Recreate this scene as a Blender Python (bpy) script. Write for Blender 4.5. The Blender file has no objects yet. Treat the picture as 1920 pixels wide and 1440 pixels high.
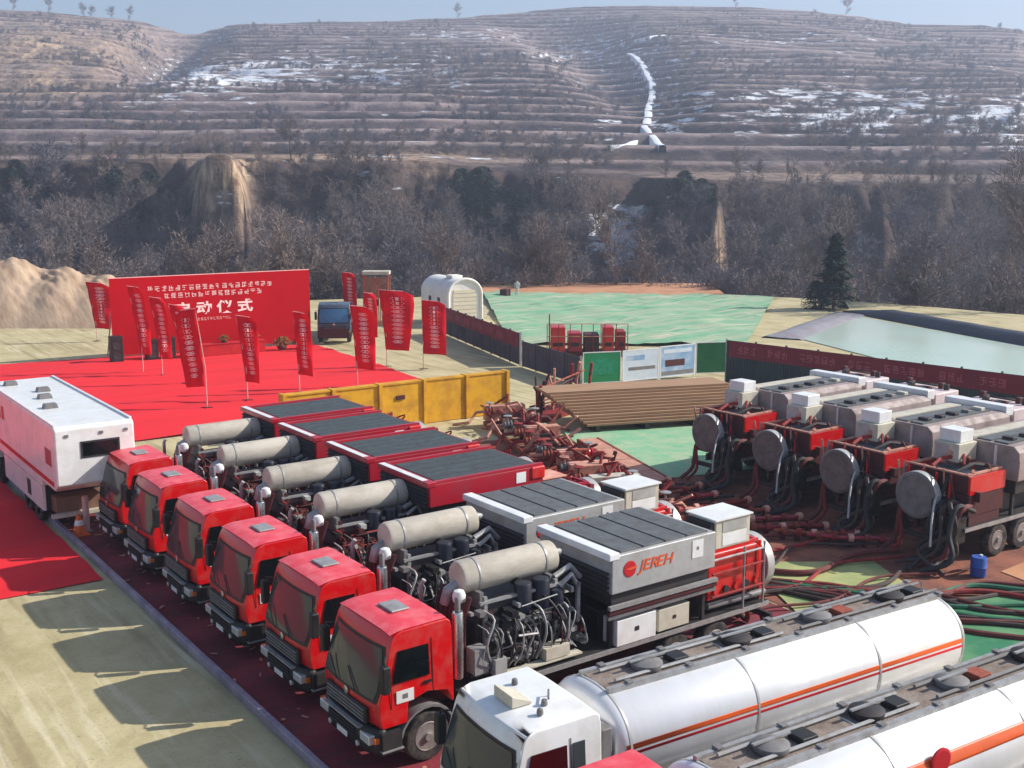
import bpy, math, random
import numpy as np
from mathutils import Vector, Matrix

R_ = math.radians
rnd = random.Random(11)
scene = bpy.context.scene
col = scene.collection

# ------------------------------------------------------------------ camera, sky, sun, exposure
CAM_H = 11.66
PITCH = R_(10.119)
AZ = R_(35.6475)
cam = bpy.data.cameras.new('camera')
cam.sensor_width = 36.0
cam.lens = 39.71
cam.clip_end = 6000.0
camo = bpy.data.objects.new('camera', cam)
camo.location = (0, 0, CAM_H)
camo.rotation_euler = (R_(90) - PITCH, 0, -AZ)
col.objects.link(camo)
scene.camera = camo

SUN_EL = R_(33.5)
SUN_AZ = R_(24.5)            # turned from +X towards -Y
sun_dir = Vector((math.cos(SUN_AZ) * math.cos(SUN_EL), -math.sin(SUN_AZ) * math.cos(SUN_EL), math.sin(SUN_EL)))
world = bpy.data.worlds.new('World')
scene.world = world
world.use_nodes = True
wn = world.node_tree
wn.nodes.clear()
wo = wn.nodes.new('ShaderNodeOutputWorld')
wb = wn.nodes.new('ShaderNodeBackground')
sky = wn.nodes.new('ShaderNodeTexSky')
sky.sky_type = 'NISHITA'
sky.sun_disc = False
sky.sun_elevation = SUN_EL
sky.sun_rotation = math.atan2(sun_dir.x, sun_dir.y)
sky.air_density = 1.0
sky.dust_density = 2.5
sky.altitude = 900
wb.inputs['Strength'].default_value = 0.12
wn.links.new(sky.outputs[0], wb.inputs['Color'])
wn.links.new(wb.outputs[0], wo.inputs['Surface'])

sl = bpy.data.lights.new('sun', 'SUN')
sl.energy = 5.0
sl.angle = R_(0.53)
sl.color = (1.0, 0.95, 0.86)
so = bpy.data.objects.new('sun', sl)
so.rotation_euler = (-sun_dir).to_track_quat('-Z', 'Y').to_euler()
so.location = (40, -20, 60)
col.objects.link(so)

scene.view_settings.view_transform = 'Standard'
scene.view_settings.look = 'None'
scene.view_settings.exposure = 0.42
scene.view_settings.gamma = 1.0
scene.render.engine = 'CYCLES'
scene.cycles.use_denoising = True
scene.cycles.max_bounces = 5
scene.cycles.volume_bounces = 0
scene.cycles.volume_step_rate = 5

# ------------------------------------------------------------------ materials
def lin(c):
    return tuple(((x / 255) / 12.92 if x <= 10 else (((x / 255) + 0.055) / 1.055) ** 2.4) for x in c)

MATS = {}
def mat(name, rgb, rough=0.6, metal=0.0, rgb2=None, scale=3.0, amount=0.5, bump=0.0, bscale=40.0, stretch=(1, 1, 1), coat=0.0, spec=0.5, detail=5.0, ramp=(0.40, 0.72), trans=0.0):
    if name in MATS:
        return MATS[name]
    m = bpy.data.materials.new(name)
    m.use_nodes = True
    nt = m.node_tree
    b = nt.nodes['Principled BSDF']
    c1 = lin(rgb)
    c2 = lin(rgb2) if rgb2 else tuple(x * 0.6 for x in c1)
    tc = nt.nodes.new('ShaderNodeTexCoord')
    mp = nt.nodes.new('ShaderNodeMapping')
    mp.inputs['Scale'].default_value = stretch
    nt.links.new(tc.outputs['Object'], mp.inputs['Vector'])
    oi = nt.nodes.new('ShaderNodeObjectInfo')
    ad = nt.nodes.new('ShaderNodeVectorMath')
    sc_ = nt.nodes.new('ShaderNodeMath'); sc_.operation = 'MULTIPLY'; sc_.inputs[1].default_value = 37.0
    nt.links.new(oi.outputs['Random'], sc_.inputs[0])
    nt.links.new(mp.outputs[0], ad.inputs[0])
    nt.links.new(sc_.outputs[0], ad.inputs[1])
    nz = nt.nodes.new('ShaderNodeTexNoise')
    nz.inputs['Scale'].default_value = scale
    nz.inputs['Detail'].default_value = detail
    nz.inputs['Roughness'].default_value = 0.65
    nt.links.new(ad.outputs[0], nz.inputs['Vector'])
    rp = nt.nodes.new('ShaderNodeValToRGB')
    rp.color_ramp.elements[0].position = ramp[0]
    rp.color_ramp.elements[1].position = ramp[1]
    rp.color_ramp.elements[1].color = (amount, amount, amount, 1)
    nt.links.new(nz.outputs['Fac'], rp.inputs[0])
    mx = nt.nodes.new('ShaderNodeMixRGB')
    mx.inputs[1].default_value = (*c1, 1)
    mx.inputs[2].default_value = (*c2, 1)
    nt.links.new(rp.outputs[0], mx.inputs[0])
    nt.links.new(mx.outputs[0], b.inputs['Base Color'])
    ra = nt.nodes.new('ShaderNodeMapRange')
    ra.inputs['To Min'].default_value = rough
    ra.inputs['To Max'].default_value = min(1.0, rough + 0.35)
    nt.links.new(rp.outputs[0], ra.inputs['Value'])
    nt.links.new(ra.outputs[0], b.inputs['Roughness'])
    b.inputs['Metallic'].default_value = metal
    b.inputs['Coat Weight'].default_value = coat
    b.inputs['Specular IOR Level'].default_value = spec
    if bump > 0:
        n2 = nt.nodes.new('ShaderNodeTexNoise')
        n2.inputs['Scale'].default_value = bscale
        n2.inputs['Detail'].default_value = 4
        nt.links.new(mp.outputs[0], n2.inputs['Vector'])
        bp = nt.nodes.new('ShaderNodeBump')
        bp.inputs['Strength'].default_value = bump
        bp.inputs['Distance'].default_value = 0.05
        nt.links.new(n2.outputs['Fac'], bp.inputs['Height'])
        nt.links.new(bp.outputs[0], b.inputs['Normal'])
    if trans > 0:
        tb_ = nt.nodes.new('ShaderNodeBsdfTranslucent'); ms = nt.nodes.new('ShaderNodeMixShader'); ms.inputs[0].default_value = trans
        nt.links.new(mx.outputs[0], tb_.inputs['Color'])
        nt.links.new(b.outputs[0], ms.inputs[1]); nt.links.new(tb_.outputs[0], ms.inputs[2])
        nt.links.new(ms.outputs[0], nt.nodes['Material Output'].inputs['Surface'])
    MATS[name] = m
    return m

RED = mat('red_paint', (208, 8, 14), 0.28, 0, (186, 92, 82), 2.6, 0.5, coat=0.4, detail=9, ramp=(0.46, 0.74))
RED2 = mat('crimson_paint', (176, 8, 40), 0.38, 0, (120, 40, 50), 2.0, 0.6, coat=0.2)
MAROON = mat('maroon_paint', (78, 14, 22), 0.55, 0, (60, 40, 38), 3.0, 0.7)
WHITE = mat('white_paint', (240, 241, 240), 0.3, 0, (196, 190, 178), 1.5, 0.55, coat=0.3)
TANKW = mat('tank_silver_white_paint', (236, 237, 238), 0.3, 0.2, (196, 190, 184), 1.2, 0.4, coat=0.3, stretch=(1.4, 0.5, 0.25), detail=6)
SILVER = mat('silver_paint', (188, 188, 186), 0.4, 0.25, (140, 134, 126), 2.0, 0.6)
GREY = mat('grey_paint', (126, 124, 124), 0.5, 0, (92, 84, 80), 3.0, 0.7)
LGREY = mat('light_grey_metal', (170, 170, 170), 0.45, 0.35, (120, 112, 104), 4.0, 0.7)
CHROME = mat('bright_steel', (205, 205, 205), 0.22, 0.9, (150, 145, 140), 6.0, 0.5)
DARK = mat('dark_steel', (46, 45, 48), 0.55, 0.2, (74, 62, 56), 4.0, 0.7)
BLACK = mat('black_plastic', (22, 22, 24), 0.5, 0, (58, 52, 48), 3.0, 0.5)
NAVY = mat('dark_blue_paint', (20, 26, 44), 0.35, 0, (46, 46, 54), 3.0, 0.6)
RUBBER = mat('rubber', (34, 33, 33), 0.85, 0, (104, 92, 84), 5.0, 0.85)
RIM = mat('dusty_rim', (150, 142, 138), 0.55, 0.2, (104, 92, 84), 5.0, 0.8)
CANVAS = mat('muffler_wrap', (198, 190, 176), 0.8, 0, (150, 138, 122), 1.3, 0.8, bump=0.12, bscale=9, detail=4, stretch=(0.6, 1, 1.4))
CREAM = mat('cream_paint', (206, 200, 182), 0.5, 0, (160, 150, 132), 2.0, 0.7)
PANELG = mat('cooling_grille_grey', (104, 108, 110), 0.6, 0.2, (78, 74, 74), 3.0, 0.7)
PANELD = mat('cooling_grille_dark', (74, 84, 86), 0.6, 0.2, (60, 58, 60), 3.0, 0.7)
MAUVE = mat('dusty_mauve_housing', (162, 146, 142), 0.6, 0.0, (122, 104, 98), 2.0, 0.8)
YELLOW = mat('yellow_paint', (226, 168, 22), 0.5, 0, (150, 84, 24), 1.3, 0.65)
ORANGE = mat('orange_paint', (226, 92, 24), 0.4, 0, (170, 70, 40), 2.0, 0.4)
EMRED = mat('emblem_red', (200, 24, 34), 0.4, 0, (170, 30, 36), 3.0, 0.4)
LOGO = mat('orange_lettering', (226, 96, 52), 0.45, 0, (200, 90, 60), 4.0, 0.4)
PINKW = mat('dusty_pinkish_white', (226, 208, 208), 0.5, 0, (190, 160, 158), 2.0, 0.7)
ROOFP = mat('sky_sheen_roof_red', (230, 62, 76), 0.45, 0, (238, 132, 136), 2.6, 0.7, coat=0.2)  # pale pink sheen of the sky, put into the roof colour
PIPE = mat('rusty_orange_pipe', (160, 78, 56), 0.7, 0.1, (86, 44, 36), 5.0, 0.9)
PIPER = mat('red_iron_pipe', (150, 30, 30), 0.6, 0.1, (92, 42, 34), 4.0, 0.8)
PINK = mat('dusty_salmon_deck', (206, 150, 128), 0.8, 0, (150, 96, 76), 3.0, 0.8)
SALM = mat('pale_salmon_paint', (226, 170, 150), 0.7, 0, (180, 110, 90), 3.0, 0.8)
HOSE = mat('hose_rubber', (52, 40, 38), 0.6, 0, (96, 70, 60), 3.0, 0.7)
HOSEG = mat('green_hose', (38, 112, 78), 0.55, 0, (58, 92, 72), 3.0, 0.7)
HOSEW = mat('pale_hose', (186, 184, 182), 0.5, 0, (128, 120, 114), 5.0, 0.7)
HOSER = mat('red_brown_hose', (112, 42, 38), 0.6, 0, (78, 44, 40), 3.0, 0.7)
FLAG = mat('red_flag_cloth', (226, 14, 40), 0.8, 0, (200, 18, 44), 2.0, 0.5, trans=0.45, spec=0.2)
FLAGP = mat('pale_pink_print', (246, 190, 186), 0.8, 0, (236, 160, 160), 8.0, 0.6)
BOARD = mat('red_backdrop_vinyl', (228, 3, 24), 0.6, 0, (206, 6, 30), 0.5, 0.5, trans=0.55, spec=0.15)
PRINT = mat('white_print', (250, 232, 226), 0.6, 0, (240, 214, 206), 4.0, 0.3)
CLOTHR = mat('red_table_cloth', (190, 16, 24), 0.85, 0, (140, 12, 20), 2.0, 0.6)
POLE = mat('pale_pole', (214, 176, 170), 0.5, 0, (180, 130, 124), 4.0, 0.5)
TENT = mat('white_tent_fabric', (236, 234, 228), 0.7, 0, (206, 198, 196), 1.0, 0.5)
TENTD = mat('cream_tent_door', (226, 214, 190), 0.7, 0, (196, 178, 150), 1.0, 0.5)
WOOD = mat('tan_plank', (172, 136, 104), 0.8, 0, (134, 100, 76), 1.4, 0.8, stretch=(0.25, 3, 3))
SLAT = mat('orange_brown_slat', (190, 110, 76), 0.8, 0, (150, 84, 60), 2.0, 0.7)
HOARD = mat('dark_teal_hoarding', (48, 66, 66), 0.6, 0, (52, 50, 56), 1.0, 0.7)
HOARD2 = mat('grey_violet_hoarding', (92, 88, 98), 0.6, 0, (70, 60, 64), 1.0, 0.7)
BANNER = mat('maroon_banner', (124, 14, 40), 0.6, 0, (96, 16, 34), 1.0, 0.5)
BANT = mat('pink_banner_print', (176, 84, 100), 0.6, 0, (180, 100, 110), 6.0, 0.5)
SIGNG = mat('green_sign', (20, 140, 84), 0.5, 0, (40, 160, 120), 2.0, 0.5)
SIGND = mat('deep_green_sheet', (16, 104, 58), 0.6, 0, (24, 84, 54), 1.0, 0.6)
SIGNW = mat('pale_blue_print', (206, 216, 226), 0.5, 0, (176, 196, 214), 1.5, 0.7)
SIGNB = mat('blue_photo_print', (120, 160, 196), 0.5, 0, (196, 206, 216), 1.2, 0.9)
SNOWM = mat('snow', (236, 240, 246), 0.7, 0, (206, 212, 222), 0.4, 0.6)
CARPET = mat('red_carpet', (232, 26, 40), 0.92, 0, (206, 16, 32), 0.35, 0.7, bump=0.25, bscale=30, stretch=(0.3, 1.6, 1))
KERB = mat('steel_kerb', (172, 162, 180), 0.4, 0.4, (104, 92, 104), 1.2, 0.8)
MIRROR = mat('mirror_glass', (150, 165, 170), 0.08, 0.9, (120, 130, 135), 2.0, 0.2)
FLOWER = mat('flower_mix', (150, 96, 50), 0.9, 0, (92, 110, 46), 14.0, 1.0)
SKIN = mat('skin', (190, 140, 112), 0.6, 0, (176, 124, 100), 6.0, 0.4)
COAT = mat('pale_coat', (214, 210, 206), 0.85, 0, (150, 146, 148), 6.0, 0.6)
BLUE = mat('blue_plastic', (34, 84, 170), 0.4, 0, (40, 70, 130), 4.0, 0.5)
CONE = mat('orange_plastic', (236, 104, 26), 0.5, 0, (190, 80, 40), 4.0, 0.5)
LAMP = mat('lamp_lens', (214, 216, 214), 0.12, 0.3, (170, 172, 172), 5.0, 0.4)
LAMPR = mat('amber_lens', (220, 110, 20), 0.2, 0, (180, 80, 20), 5.0, 0.3)

def glass(name, tint, rough=0.04):
    m = bpy.data.materials.new(name)
    m.use_nodes = True
    b = m.node_tree.nodes['Principled BSDF']
    b.inputs['Base Color'].default_value = (*lin(tint), 1)
    b.inputs['Roughness'].default_value = rough
    b.inputs['Specular IOR Level'].default_value = 0.42
    b.inputs['Coat Weight'].default_value = 0.0
    b.inputs['Coat Roughness'].default_value = 0.02
    MATS[name] = m
    return m
GLASS = glass('windscreen_glass', (62, 68, 70), 0.08)
GLASSD = glass('dark_side_glass', (12, 18, 20))
GLASSR = glass('red_tinted_glass', (62, 8, 12))
GLASSB = glass('blue_tinted_glass', (70, 120, 160))

# ------------------------------------------------------------------ mesh helpers
class MB:
    def __init__(self):
        self.v = []; self.f = []
    def box(self, x0, x1, y0, y1, z0, z1):
        n = len(self.v)
        self.v += [(x0, y0, z0), (x1, y0, z0), (x1, y1, z0), (x0, y1, z0), (x0, y0, z1), (x1, y0, z1), (x1, y1, z1), (x0, y1, z1)]
        self.f += [(n, n+3, n+2, n+1), (n+4, n+5, n+6, n+7), (n, n+1, n+5, n+4), (n+1, n+2, n+6, n+5), (n+2, n+3, n+7, n+6), (n+3, n, n+4, n+7)]
        return self
    def beam(self, p0, p1, w, h):
        p0 = Vector(p0); p1 = Vector(p1); d = (p1 - p0).normalized()
        up = Vector((0, 0, 1)) if abs(d.z) < 0.95 else Vector((1, 0, 0))
        s = d.cross(up).normalized(); t = s.cross(d).normalized()
        n = len(self.v)
        for p in (p0, p1):
            for a, b in ((-1, -1), (1, -1), (1, 1), (-1, 1)):
                self.v.append(tuple(p + s * (a * w / 2) + t * (b * h / 2)))
        self.f += [(n, n+1, n+2, n+3), (n+7, n+6, n+5, n+4)]
        for i in range(4):
            j = (i + 1) % 4
            self.f.append((n+j, n+i, n+4+i, n+4+j))
        return self
    def cyl(self, p0, p1, r0, r1=None, n=14):
        return self.tube([p0, p1], [r0, r0 if r1 is None else r1], n)
    def tube(self, pts, r, n=8):
        pts = [Vector(p) for p in pts]
        rr = r if isinstance(r, (list, tuple)) else [r] * len(pts)
        base = len(self.v); prev = None
        for i, p in enumerate(pts):
            if i == 0: d = pts[1] - pts[0]
            elif i == len(pts) - 1: d = pts[-1] - pts[-2]
            else: d = pts[i+1] - pts[i-1]
            d.normalize()
            if prev is None:
                up = Vector((0, 0, 1)) if abs(d.z) < 0.9 else Vector((1, 0, 0))
                s = d.cross(up).normalized()
            else:
                s = (prev - d * prev.dot(d)).normalized()
            prev = s
            t = d.cross(s)
            for k in range(n):
                a = 2 * math.pi * k / n
                self.v.append(tuple(p + (s * math.cos(a) + t * math.sin(a)) * rr[i]))
        m = len(pts)
        for i in range(m - 1):
            for k in range(n):
                k2 = (k + 1) % n
                self.f.append((base+i*n+k, base+i*n+k2, base+(i+1)*n+k2, base+(i+1)*n+k))
        self.f.append(tuple(base + k for k in reversed(range(n))))
        self.f.append(tuple(base + (m-1)*n + k for k in range(n)))
        return self
    def hose(self, pts, r, n=7, k=5):        # rounded run through the points
        P = [Vector(p) for p in pts]; P = [P[0]*2 - P[1]] + P + [P[-1]*2 - P[-2]]
        out = []
        for i in range(1, len(P) - 2):
            a, b, c, d = P[i-1:i+3]
            for j in range(k):
                t = j / k
                out.append(0.5 * ((2*b) + (c-a)*t + (2*a-5*b+4*c-d)*t*t + (3*b-a-3*c+d)*t**3))
        out.append(P[-2])
        return self.tube(out, r, n)
    def prism(self, poly, y0, y1):          # polygon in x,z extruded along y
        n = len(self.v); k = len(poly)
        self.v += [(x, y0, z) for x, z in poly] + [(x, y1, z) for x, z in poly]
        self.f.append(tuple(range(n, n+k)))
        self.f.append(tuple(reversed(range(n+k, n+2*k))))
        for i in range(k):
            j = (i + 1) % k
            self.f.append((n+j, n+i, n+k+i, n+k+j))
        return self
    def lathe(self, prof, o, axis='y', n=24):   # prof: (radius, height)
        b = len(self.v); o = Vector(o)
        for r, h in prof:
            for k in range(n):
                a = 2 * math.pi * k / n
                c, s = r * math.cos(a), r * math.sin(a)
                q = (c, h, s) if axis == 'y' else ((h, c, s) if axis == 'x' else (c, s, h))
                self.v.append(tuple(o + Vector(q)))
        for i in range(len(prof) - 1):
            for k in range(n):
                k2 = (k + 1) % n
                self.f.append((b+i*n+k, b+i*n+k2, b+(i+1)*n+k2, b+(i+1)*n+k))
        self.f.append(tuple(b + k for k in reversed(range(n))))
        self.f.append(tuple(b + (len(prof)-1)*n + k for k in range(n)))
        return self
    def grid(self, fn, nu, nv):
        b = len(self.v)
        for j in range(nv + 1):
            for i in range(nu + 1):
                self.v.append(tuple(fn(i / nu, j / nv)))
        for j in range(nv):
            for i in range(nu):
                a = b + j * (nu + 1) + i
                self.f.append((a, a+1, a+nu+2, a+nu+1))
        return self
    def xf(self, M):
        self.v = [tuple(M @ Vector(p)) for p in self.v]
        return self
    def mesh(self, name):
        me = bpy.data.meshes.new(name)
        me.from_pydata(self.v, [], self.f)
        return me
    def build(self, name, m, parent=None, smooth=False, bevel=0.0, seg=2, fix=True, angle=40):
        me = self.mesh(name)
        if fix:
            import bmesh
            bm = bmesh.new(); bm.from_mesh(me)
            bmesh.ops.recalc_face_normals(bm, faces=bm.faces)
            bm.to_mesh(me); bm.free()
        if smooth or bevel > 0:
            me.shade_smooth()
            me.set_sharp_from_angle(angle=R_(angle))
        me.materials.append(m)
        o = bpy.data.objects.new(name, me)
        col.objects.link(o)
        o.parent = parent
        if bevel > 0:
            bv = o.modifiers.new('edge', 'BEVEL')
            bv.width = bevel; bv.segments = seg; bv.limit_method = 'ANGLE'; bv.angle_limit = R_(35)
            bv.harden_normals = True
        return o

def tag(o, label=None, cat=None, group=None, kind=None):
    if label: o['label'] = label
    if cat: o['category'] = cat
    if group: o['group'] = group
    if kind: o['kind'] = kind
    return o
def empty(name, loc, rz=0.0):
    o = bpy.data.objects.new(name, None)
    o.location = loc; o.rotation_euler = (0, 0, rz)
    o.empty_display_size = 0.3
    col.objects.link(o)
    return o
KIDS = {}
def copy_tree(o, parent=None):
    c = o.copy(); col.objects.link(c); c.parent = parent
    for ch in list(o.children):
        copy_tree(ch, c)
    return c
def bx(name, m, parent, x0, x1, y0, y1, z0, z1, bevel=0.0):
    return MB().box(x0, x1, y0, y1, z0, z1).build(name, m, parent, bevel=bevel, fix=False)

def text_mesh(body, size, shear=0.0, extrude=0.004, bold=0.0):
    cu = bpy.data.curves.new('lettering', 'FONT')
    cu.body = body; cu.size = size; cu.shear = shear; cu.extrude = extrude; cu.offset = bold
    cu.align_x = 'CENTER'; cu.align_y = 'CENTER'; cu.resolution_u = 3
    o = bpy.data.objects.new('lettering', cu)
    col.objects.link(o)
    dg = bpy.context.evaluated_depsgraph_get()
    me = bpy.data.meshes.new_from_object(o.evaluated_get(dg))
    bpy.data.objects.remove(o); bpy.data.curves.remove(cu)
    return me
def lettering(me, m, parent, M, name='lettering'):
    me = me.copy(); me.transform(M); me.materials.clear(); me.materials.append(m)
    o = bpy.data.objects.new(name, me); col.objects.link(o); o.parent = parent
    return o
def glyph_row(n, w, h, gap, rr, depth=0.01):
    """a row of small square, many-stroked characters, in x,z, facing -y"""
    mb = MB(); x = 0
    for i in range(n):
        t = h * 0.11
        def st(a, b, c, d):
            mb.box(x + a * w, x + b * w, -depth, 0, c * h, d * h)
        k = rr.random()
        for zz in ([0.0, 0.22, 0.46, 0.70, 0.9] if k < 0.5 else [0.0, 0.3, 0.55, 0.88]):
            if rr.random() < 0.85:
                a_ = rr.choice([0, 0, 0.1, 0.45]); st(a_, rr.choice([0.55, 0.9, 1, 1]) if a_ < 0.4 else 1, zz, zz + 0.10)
        for xx in rr.choice([[0.08, 0.80], [0.44], [0.2, 0.5, 0.8], [0.12, 0.55]]):
            st(xx, xx + 0.11, rr.choice([0, 0.0, 0.35]), rr.choice([0.6, 0.9, 1]))
        x += w + gap
    return mb

# ------------------------------------------------------------------ numeric noise for the terrain
_rs = np.random.RandomState(5)
_tab = _rs.rand(256, 256)
def vnoise(x, y):
    xi = np.floor(x).astype(int); yi = np.floor(y).astype(int)
    fx = x - xi; fy = y - yi
    fx = fx * fx * (3 - 2 * fx); fy = fy * fy * (3 - 2 * fy)
    a = _tab[xi % 256, yi % 256]; b = _tab[(xi + 1) % 256, yi % 256]
    c = _tab[xi % 256, (yi + 1) % 256]; d = _tab[(xi + 1) % 256, (yi + 1) % 256]
    return (a * (1 - fx) + b * fx) * (1 - fy) + (c * (1 - fx) + d * fx) * fy
def fbm(x, y, o=4):
    s = 0; a = 0.5; t = 0
    for i in range(o):
        s = s + a * vnoise(x * 2 ** i + 17.3 * i, y * 2 ** i + 9.1 * i); t += a; a *= 0.5
    return s / t
def sstep(a, b, x):
    t = np.clip((x - a) / (b - a), 0, 1)
    return t * t * (3 - 2 * t)
CA, SA = math.cos(AZ), math.sin(AZ)
def W(u, v):              # (across, ahead) of the view point -> world x,y
    return u * CA + v * SA, -u * SA + v * CA
def UV(x, y):
    return x * CA - y * SA, x * SA + y * CA
def tan_row(y):
    return np.tan(np.arctan((720 - y) / 2118.0) - PITCH)

SKY_X = [-900, -300, 0, 130, 250, 330, 500, 750, 870, 960, 1060, 1200, 1400, 1480, 1560, 1660, 1800, 1860, 1910, 2100, 2600]
SKY_Y = [60, 30, 15, 22, 33, 42, 43, 38, 32, 24, 13, 10, 14, 20, 28, 44, 48, 54, 74, 110, 140]
BEN_X = [-900, 0, 200, 400, 800, 900, 1000, 1250, 1500, 1920, 2600]
BEN_Y = [300, 300, 302, 298, 300, 312, 322, 335, 343, 345, 345]
EDGE_U = [-90, -60, -45, -30, -10, 10, 25, 45, 60, 110]
EDGE_V = [104, 104, 102, 108, 118, 128, 120, 102, 90, 84]
def pad_edge(u):
    return np.interp(u, EDGE_U, EDGE_V)

def terrain(u, v):
    u = np.asarray(u, float); v = np.asarray(v, float)
    xi = 960 + 2118 * u / v / 1.016
    vr = 820 + 70 * np.sin(u * 0.004 + 1.0)
    zr = CAM_H + vr * tan_row(np.interp(xi, SKY_X, SKY_Y))
    spur = 34 * (fbm(u * 0.022 + 3.1, v * 0.0 + 0.5, 3) - 0.5) * 2
    spur = spur + 26 * np.exp(-((xi - 1300) / 70) ** 2) - 20 * np.exp(-((xi - 1180) / 60) ** 2) - 14 * np.exp(-((xi - 620) / 60) ** 2)
    v0 = 150 - 0.62 * np.clip(spur, -40, 44)
    cm_ = np.exp(-(np.abs(xi - 428) / 58) ** 4) + 0.8 * np.exp(-((xi - 1336) / 20) ** 2) + 0.7 * np.exp(-((xi - 1640) / 34) ** 2)
    ridg = np.abs(2 * vnoise(u * 0.4 + 3.3, u * 0.0 + 0.4) - 1) + 0.6 * np.abs(2 * vnoise(u * 1.1 + 1.3, u * 0.0 + 0.9) - 1)
    v0 = v0 + cm_ * 7.0 * (ridg - 0.6)
    terrain.cm = cm_
    wd = 74
    vb = v0 + wd
    zb = CAM_H + 228 * tan_row(np.interp(xi, BEN_X, BEN_Y))
    e = pad_edge(u)
    fall = sstep(e, e + 16, v)
    zn = -0.35 - 13.5 * fall + 2.0 * fall * (fbm(u * 0.08, v * 0.08) - 0.5)
    t = (v - v0) / wd
    wall = sstep(0.0, 1.0, t * 0.9 + 0.18 * (fbm(u * 0.05, v * 0.05, 4) - 0.5))
    steep = sstep(0.80, 0.99, t + 0.25 * (fbm(u * 0.11, v * 0.02, 3) - 0.5))
    mixw = 0.5 * wall + 0.5 * steep
    cl = 0.34 * sstep(0.0, 0.5, t) + 0.66 * sstep(0.47, 0.53, t + 0.09 * (ridg - 0.6))
    mixw = mixw * (1 - cm_) + cl * cm_
    z = zn + (zb - zn) * mixw
    vh = 250.0
    th = np.clip((v - vh) / (vr - vh), 0, 1)
    hill = zb + (zr - zb) * (0.12 * th + 0.88 * th ** 1.15)
    rough = fbm(u * 0.012, v * 0.012, 5) - 0.5
    hill = hill + rough * 13 * np.sin(np.pi * np.clip(th, 0, 1)) ** 0.8
    xc = 390 - 150 * (1 - th)
    hill = hill - 30 * np.exp(-((xi - xc) / 55) ** 2) * sstep(0.25, 0.8, th) * (1 - 0.75 * sstep(0.9, 1.0, th))
    hill = hill - 16 * np.exp(-((xi - 1000 - 260 * (1 - th)) / 90) ** 2) * sstep(0.1, 0.5, th) * (1 - sstep(0.8, 1.0, th))
    h = 4.2
    q = hill / h + 0.9 * (fbm(u * 0.006 + 8, v * 0.006, 3) - 0.5)
    terrain.q = q; terrain.th = th; terrain.vb = vb
    k = np.floor(q); fr = q - k
    fr2 = 0.12 * fr + 0.88 * sstep(0.60, 0.93, fr)
    ter = h * (k + fr2) - 0.9 * h * (fbm(u * 0.006 + 8, v * 0.006, 3) - 0.5)
    amt = sstep(0.01, 0.06, th) * (1 - 0.75 * sstep(0.97, 1.0, th))
    hill2 = hill * (1 - amt) + ter * amt + 0.5 * (fbm(u * 0.09, v * 0.09, 3) - 0.5)
    z = np.where(v > vb, np.maximum(hill2, zb - 0.3 + (v - vb) * 0.012), z)
    z = np.where(v > vr, hill2 - (v - vr) * 0.16, z)
    return z

def grid_mesh(name, X, Y, Z):
    nr, nc = X.shape
    co = np.stack([X, Y, Z], -1).reshape(-1, 3).astype(np.float32)
    i = np.arange((nr - 1) * (nc - 1)); r = i // (nc - 1); c = i % (nc - 1)
    a = r * nc + c
    q = np.stack([a, a + 1, a + nc + 1, a + nc], -1).astype(np.int32)
    return raw_mesh(name, co, q)
def raw_mesh(name, co, q):
    me = bpy.data.meshes.new(name)
    k = q.shape[1]
    me.vertices.add(len(co)); me.vertices.foreach_set('co', np.ascontiguousarray(co, dtype=np.float32).ravel())
    me.loops.add(q.size); me.loops.foreach_set('vertex_index', np.ascontiguousarray(q, dtype=np.int32).ravel())
    me.polygons.add(len(q)); me.polygons.foreach_set('loop_start', np.arange(len(q), dtype=np.int32) * k)
    me.update(calc_edges=True)
    return me

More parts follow.
